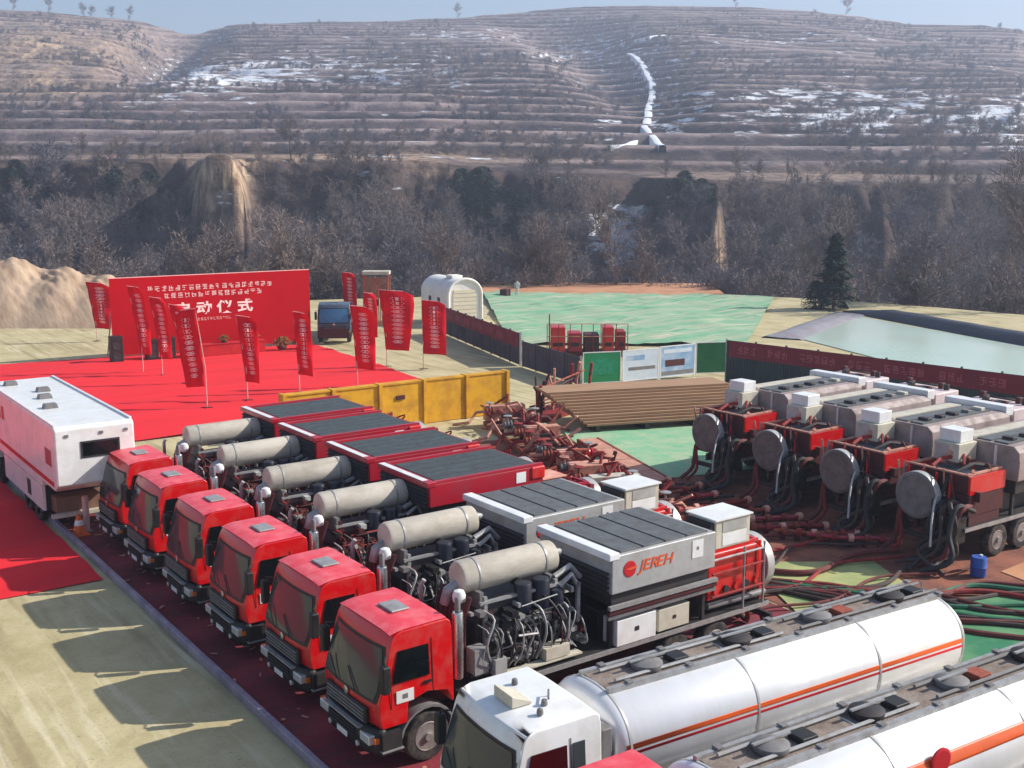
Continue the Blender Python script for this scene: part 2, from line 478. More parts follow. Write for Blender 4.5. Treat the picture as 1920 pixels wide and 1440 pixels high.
# ------------------------------------------------------------------ far terrain
def hill_material():
    m = bpy.data.materials.new('terraced_loess'); m.use_nodes = True
    nt = m.node_tree; N = nt.nodes; L = nt.links
    b = N['Principled BSDF']; b.inputs['Roughness'].default_value = 0.95; b.inputs['Specular IOR Level'].default_value = 0.1
    geo = N.new('ShaderNodeNewGeometry')
    def noise(scale, det=5, vec=None, sx=(1, 1, 1)):
        mp = N.new('ShaderNodeMapping'); mp.inputs['Scale'].default_value = sx
        L.new(geo.outputs['Position'], mp.inputs['Vector'])
        n = N.new('ShaderNodeTexNoise'); n.inputs['Scale'].default_value = scale; n.inputs['Detail'].default_value = det
        n.inputs['Roughness'].default_value = 0.68
        L.new(mp.outputs[0], n.inputs['Vector']); return n.outputs['Fac']
    def ramp(fac, p0, p1, c0=(0, 0, 0, 1), c1=(1, 1, 1, 1)):
        r = N.new('ShaderNodeValToRGB'); r.color_ramp.elements[0].position = p0; r.color_ramp.elements[1].position = p1
        r.color_ramp.elements[0].color = c0; r.color_ramp.elements[1].color = c1
        L.new(fac, r.inputs[0]); return r.outputs[0]
    def mix(f, a, c):
        x = N.new('ShaderNodeMixRGB')
        for sck, val in ((0, f), (1, a), (2, c)):
            if isinstance(val, tuple): x.inputs[sck].default_value = (*lin(val), 1)
            else: L.new(val, x.inputs[sck])
        return x.outputs[0]
    def mul(a, c):
        x = N.new('ShaderNodeMath'); x.operation = 'MULTIPLY'
        L.new(a, x.inputs[0]); L.new(c, x.inputs[1]); return x.outputs[0]
    base = mix(ramp(noise(0.03, 6), 0.35, 0.65), (104, 92, 94), (132, 114, 108))
    base = mix(ramp(noise(0.25, 5), 0.42, 0.68), base, (74, 68, 74))
    base = mix(ramp(noise(0.02, 4, sx=(1, 1, 14)), 0.5, 0.58), base, (136, 114, 108))
    base = mix(ramp(noise(0.03, 5, sx=(1, 1, 22)), 0.52, 0.60), base, (66, 60, 68))
    base = mix(ramp(noise(0.4, 6, sx=(0.5, 0.5, 2.0)), 0.52, 0.62), base, (60, 54, 58))
    fld = N.new('ShaderNodeAttribute'); fld.attribute_name = 'field'
    base = mix(ramp(fld.outputs['Fac'], 0.35, 0.62), base, mix(ramp(noise(0.2, 5), 0.4, 0.7), (168, 150, 146), (118, 106, 110)))
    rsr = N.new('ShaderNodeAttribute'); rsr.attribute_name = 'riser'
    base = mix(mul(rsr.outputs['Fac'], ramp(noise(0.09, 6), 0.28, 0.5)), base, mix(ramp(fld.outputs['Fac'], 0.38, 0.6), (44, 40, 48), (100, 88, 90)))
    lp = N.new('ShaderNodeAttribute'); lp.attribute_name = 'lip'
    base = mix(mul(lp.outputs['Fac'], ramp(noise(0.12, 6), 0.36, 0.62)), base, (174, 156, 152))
    tan = N.new('ShaderNodeAttribute'); tan.attribute_name = 'tan'
    base = mix(mul(tan.outputs['Fac'], ramp(noise(0.12, 5), 0.3, 0.6)), base, mix(ramp(noise(0.5, 6, sx=(1, 1, 0.12)), 0.42, 0.6), (214, 186, 154), (120, 96, 78)))
    wood = N.new('ShaderNodeAttribute'); wood.attribute_name = 'wood'
    base = mix(wood.outputs['Fac'], base, mix(ramp(noise(0.3, 6), 0.35, 0.7), (52, 45, 44), (84, 70, 66)))
    snow = N.new('ShaderNodeAttribute'); snow.attribute_name = 'snow'
    lead = ramp(noise(0.16, 7, sx=(0.5, 0.5, 2.2)), 0.47, 0.56)
    x = N.new('ShaderNodeMath'); x.operation = 'ADD'; L.new(snow.outputs['Fac'], x.inputs[0]); ctr = N.new('ShaderNodeMapRange'); ctr.inputs['From Min'].default_value = 0.25; ctr.inputs['From Max'].default_value = 0.75; L.new(noise(0.22, 8, sx=(0.45, 0.45, 2.4)), ctr.inputs['Value']); L.new(ctr.outputs[0], x.inputs[1])
    sm = ramp(x.outputs[0], 0.84, 1.06)
    L.new(mix(sm, base, (232, 236, 244)), b.inputs['Base Color'])
    bp = N.new('ShaderNodeBump'); bp.inputs['Strength'].default_value = 0.8; bp.inputs['Distance'].default_value = 0.8
    L.new(noise(0.5, 6), bp.inputs['Height']); L.new(bp.outputs[0], b.inputs['Normal'])
    return m

sv = np.linspace(-0.74, 0.74, 680)
vv = np.concatenate([np.arange(70, 150, 2.6), np.arange(150, 262, 1.7), np.arange(262, 905, 1.7), np.linspace(910, 1500, 14)])
S, V = np.meshgrid(sv, vv)
U = S * V
Z = terrain(U, V)
Q = terrain.q; TH = terrain.th
X, Y = W(U, V)
hme = grid_mesh('hillside', X, Y, Z)
# where snow lies, where bare loess shows, where the wood grows: properties of the ground
XI = 960 + 2118 * U / V / 1.016
YI = 720 - 2118 * np.tan(np.arctan((Z - CAM_H) / V) + PITCH)
dzv = np.gradient(Z, axis=0) / np.gradient(V, axis=0)
dzu = np.gradient(Z, axis=1) / np.gradient(U, axis=1)
def blob(cx, cy, rx, ry):
    return np.exp(-((XI - cx) / rx) ** 2 - ((YI - cy) / ry) ** 2)
snow = 0.10 * sstep(262, 330, V)
snow = snow + 0.30 * blob(1650, 222, 330, 34) + 0.25 * blob(1500, 178, 190, 14) + 0.22 * blob(1880, 240, 120, 60)
snow = snow + 0.26 * blob(600, 125, 280, 30) + 0.26 * blob(420, 150, 120, 25) + 0.25 * blob(850, 65, 120, 12) + 0.2 * blob(1050, 105, 90, 12)
snow = snow + 0.22 * blob(320, 190, 120, 14) + 0.16 * blob(1450, 75, 240, 14) + 0.12 * blob(1150, 240, 60, 20)
snow = snow + 0.60 * blob(1165, 450, 58, 66) + 0.30 * blob(1110, 430, 50, 40) + 0.28 * blob(690, 400, 70, 60) + 0.16 * blob(1700, 400, 60, 40)
snow = snow - 0.14 * blob(100, 110, 220, 90)
snow = snow + 0.10 * sstep(0.02, 0.5, dzu)            # slopes turned from the sun keep theirs
tanm = 0.9 * blob(90, 90, 240, 60) + 0.8 * blob(620, 296, 420, 12) + 0.9 * blob(120, 165, 90, 20) + 0.7 * blob(820, 330, 60, 14) + 0.5 * blob(1500, 330, 300, 16) + 0.9 * blob(1310, 440, 30, 60) + 1.3 * np.exp(-(np.abs(XI - 428) / 62) ** 4) * sstep(440, 400, YI) * sstep(296, 308, YI) * (V < 240) + 0.9 * blob(1336, 480, 16, 60) + 0.8 * blob(1660, 540, 60, 50) + 0.6 * blob(1290, 400, 40, 20)
woodm = (1 - sstep(232, 262, V)) * 0.9
KQ = np.floor(Q); FR = Q - KQ
hillm = sstep(0.0, 0.03, TH)
streak = fbm(U * 0.018 + KQ * 3.7, KQ * 5.31, 4)
snow = snow + hillm * (0.52 * np.exp(-((FR - 0.06) / 0.12) ** 2) * sstep(0.42, 0.56, streak) * (0.35 + 0.65 * sstep(260, 900, XI)))
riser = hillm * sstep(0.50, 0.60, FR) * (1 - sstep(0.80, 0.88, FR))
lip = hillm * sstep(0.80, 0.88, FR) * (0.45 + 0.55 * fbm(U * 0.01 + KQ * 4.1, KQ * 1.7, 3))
field = hillm * fbm(U * 0.006 + KQ * 11.7, KQ * 2.93, 2)
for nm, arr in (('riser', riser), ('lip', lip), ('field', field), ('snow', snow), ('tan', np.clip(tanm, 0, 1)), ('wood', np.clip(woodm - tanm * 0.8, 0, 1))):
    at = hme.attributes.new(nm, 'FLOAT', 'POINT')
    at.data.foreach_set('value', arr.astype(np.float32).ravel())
hme.shade_smooth()
hme.materials.append(hill_material())
hillside = bpy.data.objects.new('hillside', hme)
col.objects.link(hillside)
tag(hillside, 'terraced brown hillside with streaks of snow across the gully', None, None, 'structure')

# the winding snowy track on the hill
def drape(px, py, v_lo=235, v_hi=860):
    v = np.arange(v_lo, v_hi, 0.8)
    u = (px - 960) / 2118.0 * 1.016 * v
    z = terrain(u, v)
    y = 720 - 2118 * np.tan(np.arctan((z - CAM_H) / v) + PITCH)
    run = np.minimum.accumulate(y)
    k = np.argmax(run <= py)
    return float(u[k]), float(v[k])
def ribbon(name, pts, w, m, lift=0.9):
    uv = [drape(*p) for p in pts]
    fine = []
    for (a, b) in zip(uv[:-1], uv[1:]):
        n = max(3, int(math.hypot(a[0]-b[0], a[1]-b[1]) / 1.6))
        for i in range(n): fine.append((a[0] + (b[0]-a[0]) * i / n, a[1] + (b[1]-a[1]) * i / n))
    fine.append(uv[-1])
    mb = MB()
    zs = np.array([float(terrain(u, v)) for u, v in fine])
    k_ = 9
    zp = np.pad(zs, k_, mode='edge')
    zm = np.array([zp[i:i + 2 * k_ + 1].mean() for i in range(len(zs))]) + lift
    for i, (u, v) in enumerate(fine):
        p, q = fine[max(0, i-1)], fine[min(len(fine)-1, i+1)]
        d = Vector((q[0]-p[0], q[1]-p[1])).normalized(); nrm = Vector((-d.y, d.x))
        ww = w * min(1.3, v / 420.0) * (0.7 + 0.6 * float(fbm(np.array(i * 0.13), np.array(0.5), 3)))
        for s, dz in ((-1.6, -4.0), (-1, 0), (-0.33, 0.15), (0.33, 0.15), (1, 0), (1.6, -4.0)):
            uu, v2 = u + nrm.x * s * ww / 2, v + nrm.y * s * ww / 2
            x, y = W(uu, v2)
            mb.v.append((x, y, zm[i] + dz))
    for i in range(len(fine) - 1):
        for j in range(5):
            a = i * 6 + j
            mb.f.append((a, a+1, a+7, a+6))
    o = mb.build(name, m, None, smooth=True)
    return tag(o, None, None, None, 'structure')
tr = ribbon('snowy_track', [(1232, 286), (1215, 268), (1198, 248), (1204, 222), (1206, 200), (1212, 178), (1212, 160), (1200, 140), (1188, 115), (1170, 100)], 2.4, SNOWM)
tr['label'] = 'white snow covered track winding down the far hill'
tr = ribbon('snowy_bank', [(1185, 262), (1160, 272), (1135, 284)], 1.3, SNOWM, 0.5)
tr = ribbon('snowy_track_top', [(1180, 80), (1205, 72), (1232, 62)], 1.6, SNOWM, 0.4)

# ------------------------------------------------------------------ near ground
GND = mat('packed_pale_earth', (196, 183, 142), 0.95, 0, (162, 148, 104), 0.5, 0.85, bump=0.5, bscale=3.0, detail=10)
def streaks(m, colour, stretch, scale, p0, p1, amt):
    """worn marks drawn out in one direction over a ground material"""
    nt = m.node_tree; b = nt.nodes['Principled BSDF']; src = b.inputs['Base Color'].links[0].from_socket
    tc = nt.nodes.new('ShaderNodeTexCoord'); mp = nt.nodes.new('ShaderNodeMapping'); mp.inputs['Scale'].default_value = stretch
    nz = nt.nodes.new('ShaderNodeTexNoise'); nz.inputs['Scale'].default_value = scale; nz.inputs['Detail'].default_value = 6
    rp = nt.nodes.new('ShaderNodeValToRGB'); rp.color_ramp.elements[0].position = p0; rp.color_ramp.elements[1].position = p1
    rp.color_ramp.elements[1].color = (amt, amt, amt, 1)
    mx = nt.nodes.new('ShaderNodeMixRGB'); mx.inputs[2].default_value = (*lin(colour), 1)
    nt.links.new(tc.outputs['Object'], mp.inputs['Vector']); nt.links.new(mp.outputs[0], nz.inputs['Vector']); nt.links.new(nz.outputs['Fac'], rp.inputs[0])
    nt.links.new(rp.outputs[0], mx.inputs[0]); nt.links.new(src, mx.inputs[1]); nt.links.new(mx.outputs[0], b.inputs['Base Color'])
streaks(GND, (150, 134, 98), (1.6, 0.10, 1), 1.0, 0.52, 0.66, 0.75)
streaks(GND, (222, 210, 178), (2.2, 0.14, 1), 1.3, 0.56, 0.70, 0.6)
streaks(GND, (120, 106, 80), (1, 1, 1), 14.0, 0.60, 0.72, 0.5)
mb = MB()
us = np.linspace(-260, 260, 105)
fr = [(u, float(pad_edge(u)) - 0.4 + 1.2 * math.sin(u * 0.21)) for u in us]
rows = 24
for j in range(rows + 1):
    for (u, e) in fr:
        v = -160 + (e + 160) * (j / rows)
        x, y = W(u, v)
        mb.v.append((x, y, -0.02))
nc = len(fr)
for j in range(rows):
    for i in range(nc - 1):
        a = j * nc + i
        mb.f.append((a, a+1, a+nc+1, a+nc))
ground = mb.build('ground', GND, None, fix=False)
tag(ground, 'pale packed earth of the well pad', None, None, 'structure')

def sheet(name, m, poly, z, label=None, kind='structure', sub=1.0, wrinkle=0.0, cat=None, group=None, seed=0, fold=(0.9, 0.35)):
    """a laid sheet: polygon of four corners, finely divided, a little uneven"""
    A, B, C_, D = [Vector((*p, 0)) for p in poly]
    nu = max(2, int(max((B-A).length, (C_-D).length) / sub)); nv = max(2, int(max((D-A).length, (C_-B).length) / sub))
    def fn(s, t):
        p = (A * (1-s) + B * s) * (1-t) + (D * (1-s) + C_ * s) * t
        zz = z
        if wrinkle:
            zz += wrinkle * float(fbm(np.array(p.x * fold[0] + seed), np.array(p.y * fold[1] + seed), 3))
        if cat == 'carpet': zz = max(zz, 0.012)
        return (p.x, p.y, zz)
    mb = MB().grid(fn, nu, nv)
    o = mb.build(name, m, None, smooth=True, fix=False)
    return tag(o, label, cat, group, kind)

MATS_RED = mat('trodden_red_matting', (134, 40, 50), 0.85, 0, (86, 52, 54), 1.6, 0.95, bump=0.3, bscale=12, detail=9)
SCUFF = mat('red_brown_churned_ground', (150, 92, 70), 0.95, 0, (88, 54, 48), 0.9, 0.95, bump=0.5, bscale=4, detail=9)
SALMON = mat('orange_dirt', (196, 142, 104), 0.95, 0, (160, 104, 76), 0.4, 0.9, bump=0.4, bscale=3, detail=8)
GREENN = mat('green_dust_net', (104, 168, 128), 0.9, 0, (182, 182, 154), 0.45, 0.9, bump=0.5, bscale=5, stretch=(0.3, 1.3, 1), detail=12, ramp=(0.38, 0.68))

GREENS = mat('mint_ground_sheet', (122, 180, 138), 0.8, 0, (186, 190, 156), 0.8, 0.9, bump=0.2, bscale=5, detail=6)
GREEND = mat('green_ground_sheet', (40, 120, 80), 0.7, 0, (130, 164, 112), 0.5, 0.8, bump=0.2, bscale=5, detail=6)
KHAKI = mat('yellow_green_ground_sheet', (176, 176, 116), 0.8, 0, (90, 132, 84), 0.5, 0.8, bump=0.2, bscale=5, detail=6)
sheet('truck_matting', MATS_RED, [(9.25, 15.0), (23.4, 15.0), (24.5, 47.0), (9.25, 47.0)], -0.014, 'trodden wine red matting under the row of pump trucks', sub=0.8, wrinkle=0.012)
sheet('churned_ground', SCUFF, [(23.4, 8.0), (46.0, 8.0), (46.0, 33.0), (24.2, 44.0)], -0.012, 'dark red brown churned ground between the two truck rows', sub=1.2, wrinkle=0.015)
sheet('orange_dirt_patch', SALMON, [(29.6, 10.0), (45.0, 10.0), (45.0, 18.6), (31.2, 18.0)], 0.012, 'orange dirt beside the pump truck wheels', sub=1.2, wrinkle=0.02)
sheet('dirt_strip', SALMON, [(60.5, 99.0), (88.0, 84.0), (96.0, 94.0), (72.0, 114.0)], -0.006, 'strip of orange dirt along the pad edge', sub=2, wrinkle=0.05)
streaks(GREENN, (206, 192, 168), (0.15, 1.6, 1), 1.2, 0.56, 0.66, 0.7)
streaks(GREENN, (92, 150, 116), (0.9, 0.2, 1), 1.0, 0.58, 0.70, 0.6)
sheet('green_netting', GREENN, [(47.5, 66.5), (60.5, 55.5), (89.0, 78.0), (67.5, 99.5)], 0.01, 'pale green dust netting spread over the bare ground', sub=0.9, wrinkle=0.45, cat='netting', kind=None)
sheet('mint_ground_sheet', GREENS, [(28.6, 32.4), (40.0, 29.6), (41.5, 37.5), (32.4, 41.0)], 0.008, 'mint green sheet spread on the ground below the plank stack', sub=0.5, wrinkle=0.06, cat='ground sheet', kind=None)
sheet('mint_ground_sheet', KHAKI, [(22.3, 17.0), (26.4, 16.0), (28.8, 20.8), (25.5, 23.2)], 0.006, 'yellowish green sheet under the hoses behind the silver radiator truck', sub=0.5, wrinkle=0.05, cat='ground sheet', kind=None)
sheet('mint_ground_sheet', GREEND, [(23.5, 12.5), (30.0, 12.4), (30.4, 16.6), (25.4, 18.2)], 0.02, 'deep green sheet on the ground behind the white tanker', sub=0.5, wrinkle=0.05, cat='ground sheet', kind=None)

cp = sheet('red_carpet', CARPET, [(-6.0, 52.0), (34.0, 50.0), (36.0, 75.3), (-6.0, 81.5)], -0.17, 'wide rippled red carpet laid in front of the stage backdrop', sub=0.4, wrinkle=0.42, cat='carpet', kind=None, fold=(0.10, 0.8))
cp = sheet('red_carpet', CARPET, [(-12.0, 33.6), (8.82, 33.2), (8.82, 52.0), (-12.0, 52.0)], -0.12, 'red carpet lane beside the white van, partly in its shadow', sub=0.4, wrinkle=0.3, cat='carpet', kind=None, seed=4, fold=(0.10, 0.8))

# steel kerb strip in front of the trucks
kb = MB()
yk = 4.0
while yk < 60:
    kb.box(9.02, 9.16, yk + 0.01, yk + 2.99, -0.02, 0.2); yk += 3.0
kr = kb.build('kerb', KERB, None, bevel=0.015, fix=False)
tag(kr, 'grey steel kerb strip running past the truck fronts', None, None, 'structure')

# sand bank at the side of the stage
SAND = mat('raked_sand', (190, 164, 138), 0.95, 0, (136, 108, 84), 0.7, 0.9, bump=0.8, bscale=2.2, stretch=(1.6, 0.3, 0.5), detail=8)
def bank(s, t):
    u = -82 + 56 * s; v = 91 + 13 * t
    ridge = 6.4 * math.sin(min(1, max(0, (1 - s) * 1.35)) * math.pi / 2) ** 0.8
    prof = math.sin(min(t * 1.5, 1) * math.pi / 2) if t < 0.67 else 1 - (t - 0.67) * 2.4
    z = ridge * prof + (0.5 * math.sin(s * 90 + t * 3) + 0.35 * math.sin(s * 41)) * (0.5 * prof) + 0.5 * float(fbm(np.array(s * 30.), np.array(t * 9.), 4)) * prof + 0.55 * float(fbm(np.array(s * 120. + t * 20), np.array(t * 14.), 3)) * prof - 0.05
    x, y = W(u, v)
    return (x, y, z)
bo = MB().grid(bank, 300, 70).build('sand_bank', SAND, None, smooth=True, fix=False, angle=80)
tag(bo, 'raked sandy bank beside the stage', None, None, 'structure')

# pond with its lined banks
POND = mat('pale_green_water', (206, 222, 208), 0.12, 0, (150, 180, 160), 0.08, 0.6, bump=0.04, bscale=2.5)
LINER = mat('grey_liner', (150, 146, 152), 0.5, 0, (120, 110, 112), 0.6, 0.7, bump=0.2, bscale=2)
LINERD = mat('dark_blue_liner', (38, 44, 60), 0.45, 0, (58, 56, 62), 0.5, 0.7, bump=0.25, bscale=2)
pc = [(58.0, 31.0), (67.6, 57.5), (83.0, 64.0), (76.5, 42.5), (68.0, 24.0)]
mb = MB(); mb.v = [(x, y, 0.03) for x, y in pc]; mb.f = [tuple(reversed(range(5)))]
wt = mb.build('pond_water', POND, None)
tag(wt, 'pale green water of the lined pond', None, None, 'structure')
def berm(name, m, p, q, w, h, label, inner=1):
    p = Vector((*p, 0)); q = Vector((*q, 0)); d = (q - p).normalized(); n = Vector((-d.y, d.x, 0))
    prof = [(-w, -0.05), (-0.32 * w, h), (0.32 * w, h * 0.97), (w, -0.05)]
    L_ = (q - p).length; k = int(L_ / 1.5)
    def fn(s, t):
        i = min(2, int(t * 3)); f = t * 3 - i
        a, b = prof[i], prof[i+1]
        o = a[0] + (b[0]-a[0]) * f; z = a[1] + (b[1]-a[1]) * f
        pt = p + d * (L_ * s) + n * o
        z = max(-0.05, z * min(1.0, 8 * s + 0.0, 8 * (1 - s)))
        return (pt.x, pt.y, z + 0.16 * float(fbm(np.array(pt.x * 0.7), np.array(pt.y * 0.7), 3)) * (0 if t in (0, 1) else 1))
    o = MB().grid(fn, k, 12).build(name, m, None, smooth=True, fix=False, angle=70)
    return tag(o, label, None, None, 'structure')
berm('pond_bank', LINERD, (86.0, 65.5), (74.0, 30.0), 1.6, 0.6, 'dark blue lined bank beyond the green pond')
berm('pond_bank', LINER, (66.0, 57.0), (84.0, 64.6), 1.6, 0.22, 'pale grey lined bank between pond and green netting')

# ------------------------------------------------------------------ wheels and cabs
def wheel(parent, x, y, r=0.53, w=0.32, side=-1):
    o = MB().lathe([(r*0.58, -w*0.42), (r*0.8, -w*0.5), (r*0.94, -w*0.46), (r, -w*0.3), (r, w*0.3), (r*0.94, w*0.46), (r*0.8, w*0.5), (r*0.58, w*0.42)], (x, y, r), 'y', 28).build('wheel', RUBBER, parent, smooth=True)
    s = side
    MB().lathe([(r*0.6, s*w*0.43), (r*0.56, s*w*0.47), (r*0.5, s*w*0.3), (r*0.34, s*w*0.26), (r*0.3, s*w*0.42), (r*0.17, s*w*0.46), (r*0.15, s*w*0.62), (r*0.05, s*w*0.62)], (x, y, r), 'y', 24).build('rim', RIM, o, smooth=True)
    return o

def cab(root, paint, hw=1.2, tall=False, side_glass=GLASSD, sticker=True, hatch='grey', long=1.88):
    L_ = long
    prof = [(0.10, 0.98), (0.04, 1.2), (0.05, 1.55), (0.30, 2.50), (0.35, 2.72), (0.44, 2.86), (0.72, 2.93), (L_-0.10, 2.95), (L_-0.02, 2.89), (L_, 2.75), (L_, 1.16), (1.84, 1.14), (1.72, 1.42), (1.25, 1.52), (0.80, 1.40), (0.66, 0.98)]
    mb = MB()
    ys = (-hw, -hw * 0.5, hw * 0.5, hw)
    n = len(prof)
    for yi in (-1, -0.97, -0.5, 0, 0.5, 0.97, 1):
        for x, z in prof:
            k = max(0.0, (z - 1.7) / 1.25)
            inset = 0.09 * k ** 1.3
            y = yi * (hw - inset) if abs(yi) < 0.99 else yi * (hw - inset)
            bow = 0.10 * abs(yi) ** 2.2 if x < 0.7 else 0.0
            zz = z - (0.035 * abs(yi) ** 6 if z > 2.6 else 0)
            mb.v.append((x + bow, y, zz))
    for j in range(6):
        for i in range(n):
            k = (i + 1) % n
            mb.f.append((j*n+i, j*n+k, (j+1)*n+k, (j+1)*n+i))
    mb.f.append(tuple(range(n))); mb.f.append(tuple(reversed(range(6*n, 7*n))))
    c = mb.build('cab', paint, root, bevel=0.035, seg=2)
    # windscreen, standing just proud of the shell with its dark rubber surround
    def shield(z0, z1, yw, off, rnd_):
        def fn(s, t):
            z = z0 + (z1 - z0) * t
            e = 1 - rnd_ * (abs(2*t-1) ** 4)
            yy = (2*s-1) * yw * e
            x = 0.05 + (z - 1.55) * 0.25 / 0.95
            yn = abs(yy) / hw
            return (x + 0.10 * yn ** 2.2 - off, yy * (1 - 0.10 * max(0, (z-1.7)/1.25)), z)
        return fn
    fr = MB().grid(shield(1.50, 2.61, hw * 0.955, 0.012, 0.05), 14, 6).build('windscreen_seal', BLACK, c, smooth=True)
    MB().grid(shield(1.57, 2.56, hw * 0.90, 0.024, 0.07), 14, 6).build('windscreen', GLASS, c, smooth=True)
    for yy in (-0.45, 0.35):
        MB().beam((-0.0, yy, 1.56), (0.10, yy + 0.5, 1.92), 0.02, 0.02).build('wiper', BLACK, c)
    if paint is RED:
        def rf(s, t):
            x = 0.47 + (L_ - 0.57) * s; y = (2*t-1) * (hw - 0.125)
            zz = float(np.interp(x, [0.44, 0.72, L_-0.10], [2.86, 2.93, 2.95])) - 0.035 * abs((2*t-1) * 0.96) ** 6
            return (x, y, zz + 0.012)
        MB().grid(rf, 8, 10).build('roof_sheen', ROOFP, c, smooth=True)  # thin added sheet over the roof, carries the painted sky sheen
    # roof hatch
    if hatch == 'grey':
        MB().box(0.95, 1.38, -0.30, 0.30, 2.95, 3.0).build('roof_hatch', LGREY, c, bevel=0.03)
    else:
        MB().prism([(0.75, 2.95), (1.15, 2.95), (1.15, 2.99), (0.75, 3.16)], -0.3, 0.3).build('roof_hatch', CREAM, c, bevel=0.01)
        for yy in (-0.7, -0.45, 0.5):
            MB().lathe([(0.05, 0), (0.06, 0.03), (0.05, 0.1), (0.02, 0.12)], (1.3 if yy > -0.6 else 1.05, yy, 2.94), 'z', 10).build('roof_lamp', GREY, c, smooth=True)
        MB().tube([(1.55, -0.2, 2.95), (1.55, -0.2, 3.06), (1.35, -0.5, 3.07)], 0.02, 6).build('antenna', GREY, c)
    # doors, windows, handles, mirrors
    for s in (-1, 1):
        yb = s * (hw + 0.004)
        def slab(x0, x1, z0, z1, xs, th=0.012):
            mb = MB()
            pts = [(x0, z0), (x1, z0), (x1 - 0.0, z1), (x0 + xs, z1)]
            f = []
            for d in (0.0, th):
                for (x, z) in pts:
                    k = max(0.0, (z - 1.7) / 1.25)
                    mb.v.append((x, s * (hw - 0.09 * k ** 1.3 + d + 0.0), z))
            mb.f = [(0, 1, 2, 3), (7, 6, 5, 4), (0, 4, 5, 1), (1, 5, 6, 2), (2, 6, 7, 3), (3, 7, 4, 0)]
            return mb
        slab(0.44, 1.30, 1.88, 2.52, 0.16, 0.014).build('side_window', side_glass, c)
        if hatch != 'grey':
            slab(1.42, 1.66, 1.84, 2.52, 0.0, 0.014).build('side_window', GLASS, c)
        slab(1.375, 1.39, 1.5, 2.62, 0.0, 0.006).build('door_seam', BLACK, c)
        slab(0.40, 0.414, 1.36, 1.86, 0.0, 0.006).build('door_seam', BLACK, c)
        slab(1.16, 1.33, 1.72, 1.77, 0.0, 0.03).build('door_handle', BLACK, c)
        if sticker:
            slab(0.52, 0.92, 1.44, 1.70, 0.0, 0.008).build('door_sticker', WHITE, c)
            slab(0.66, 0.78, 1.52, 1.62, 0.0, 0.012).build('sticker_mark', GREY, c)
        m = MB().box(0.12, 0.30, s * (hw + 0.10) - 0.09, s * (hw + 0.10) + 0.09, 1.78, 2.36).build('mirror', BLACK, c, bevel=0.04)
        MB().box(0.301, 0.306, s * (hw + 0.10) - 0.07, s * (hw + 0.10) + 0.07, 1.83, 2.31).build('mirror_glass', MIRROR, c)
        MB().tube([(0.34, s * (hw - 0.08), 2.45), (0.22, s * (hw + 0.08), 2.42), (0.22, s * (hw + 0.10), 2.30)], 0.018, 6).build('mirror_arm', BLACK, c)
    # front panel, grille slats
    MB().box(0.0, 0.07, -hw * 0.72, hw * 0.72, 1.02, 1.36).build('grille', BLACK, c, bevel=0.02)
    for i in range(4):
        bx('grille_slat', GREY, c, -0.022, 0.005, -hw * 0.66, hw * 0.66, 1.06 + i * 0.075, 1.09 + i * 0.075)
    MB().lathe([(0.09, 0), (0.09, -0.02), (0.06, -0.03)], (0.03, 0, 1.44), 'x', 18).build('front_badge', CHROME, c, smooth=True)
    # bumper
    mb = MB()
    def bum(s, t):
        z = 0.42 + 0.56 * t; y = (2*s-1) * (hw + 0.02)
        return (-0.03 + 0.22 * abs(2*s-1) ** 4 - 0.05 * math.sin(t * math.pi), y, z)
    b = MB().grid(bum, 16, 5).build('bumper', BLACK, root, smooth=True)
    sol = b.modifiers.new('thick', 'SOLIDIFY'); sol.thickness = 0.25; sol.offset = -1 if True else 1
    for s in (-1, 1):
        MB().box(-0.06, 0.1, s * hw * 0.74 - 0.2, s * hw * 0.74 + 0.2, 0.66, 0.86).build('headlight', LAMP, b, bevel=0.03)
        MB().lathe([(0.06, 0), (0.06, -0.05), (0.03, -0.06)], (-0.03, s * hw * 0.5, 0.54), 'x', 12).build('fog_lamp', LAMP, b, smooth=True)
        bx('indicator', LAMPR, b, 0.02, 0.12, s * (hw - 0.02) - 0.03, s * (hw - 0.02) + 0.03, 0.72, 0.82)
    bx('number_plate', WHITE, b, -0.10, -0.085, -0.22, 0.22, 0.52, 0.64)
    bx('bumper_step', LGREY, b, -0.12, 0.02, -0.75, 0.75, 0.93, 0.965)
    for i in range(3):
        bx('bumper_slot', DARK, b, -0.105, -0.07, -0.55, 0.55, 0.68 + 0.07 * i, 0.71 + 0.07 * i)
    # wheel arches and steps
    for s in (-1, 1):
        mb = MB(); k = 9
        for i in range(k + 1):
            a = math.pi * (0.06 + 0.88 * i / k)
            for rr_, yy in ((0.62, s * 0.82), (0.62, s * (hw + 0.01)), (0.67, s * (hw + 0.01)), (0.67, s * 0.82)):
                mb.v.append((1.25 + rr_ * math.cos(a), yy, 0.55 + rr_ * math.sin(a)))
        for i in range(k):
            for q in range(4):
                mb.f.append((i*4+q, i*4+(q+1) % 4, i*4+4+(q+1) % 4, i*4+4+q))
        mb.f += [(0, 1, 2, 3), tuple(k*4 + q for q in (3, 2, 1, 0))]
        mb.build('wheel_arch', GREY, root, smooth=True)
        bx('cab_step', DARK, root, 0.16, 0.60, s * (hw - 0.05) - 0.12, s * (hw - 0.05) + 0.05, 0.46, 0.90)
        bx('step_tread', LGREY, root, 0.14, 0.62, s * (hw + 0.005) - 0.1, s * (hw + 0.005) + 0.03, 0.52, 0.55)
    return c

TXT = [text_mesh(ch, 0.36, 0.28, 0.004, 0.006) for ch in 'JEREH']

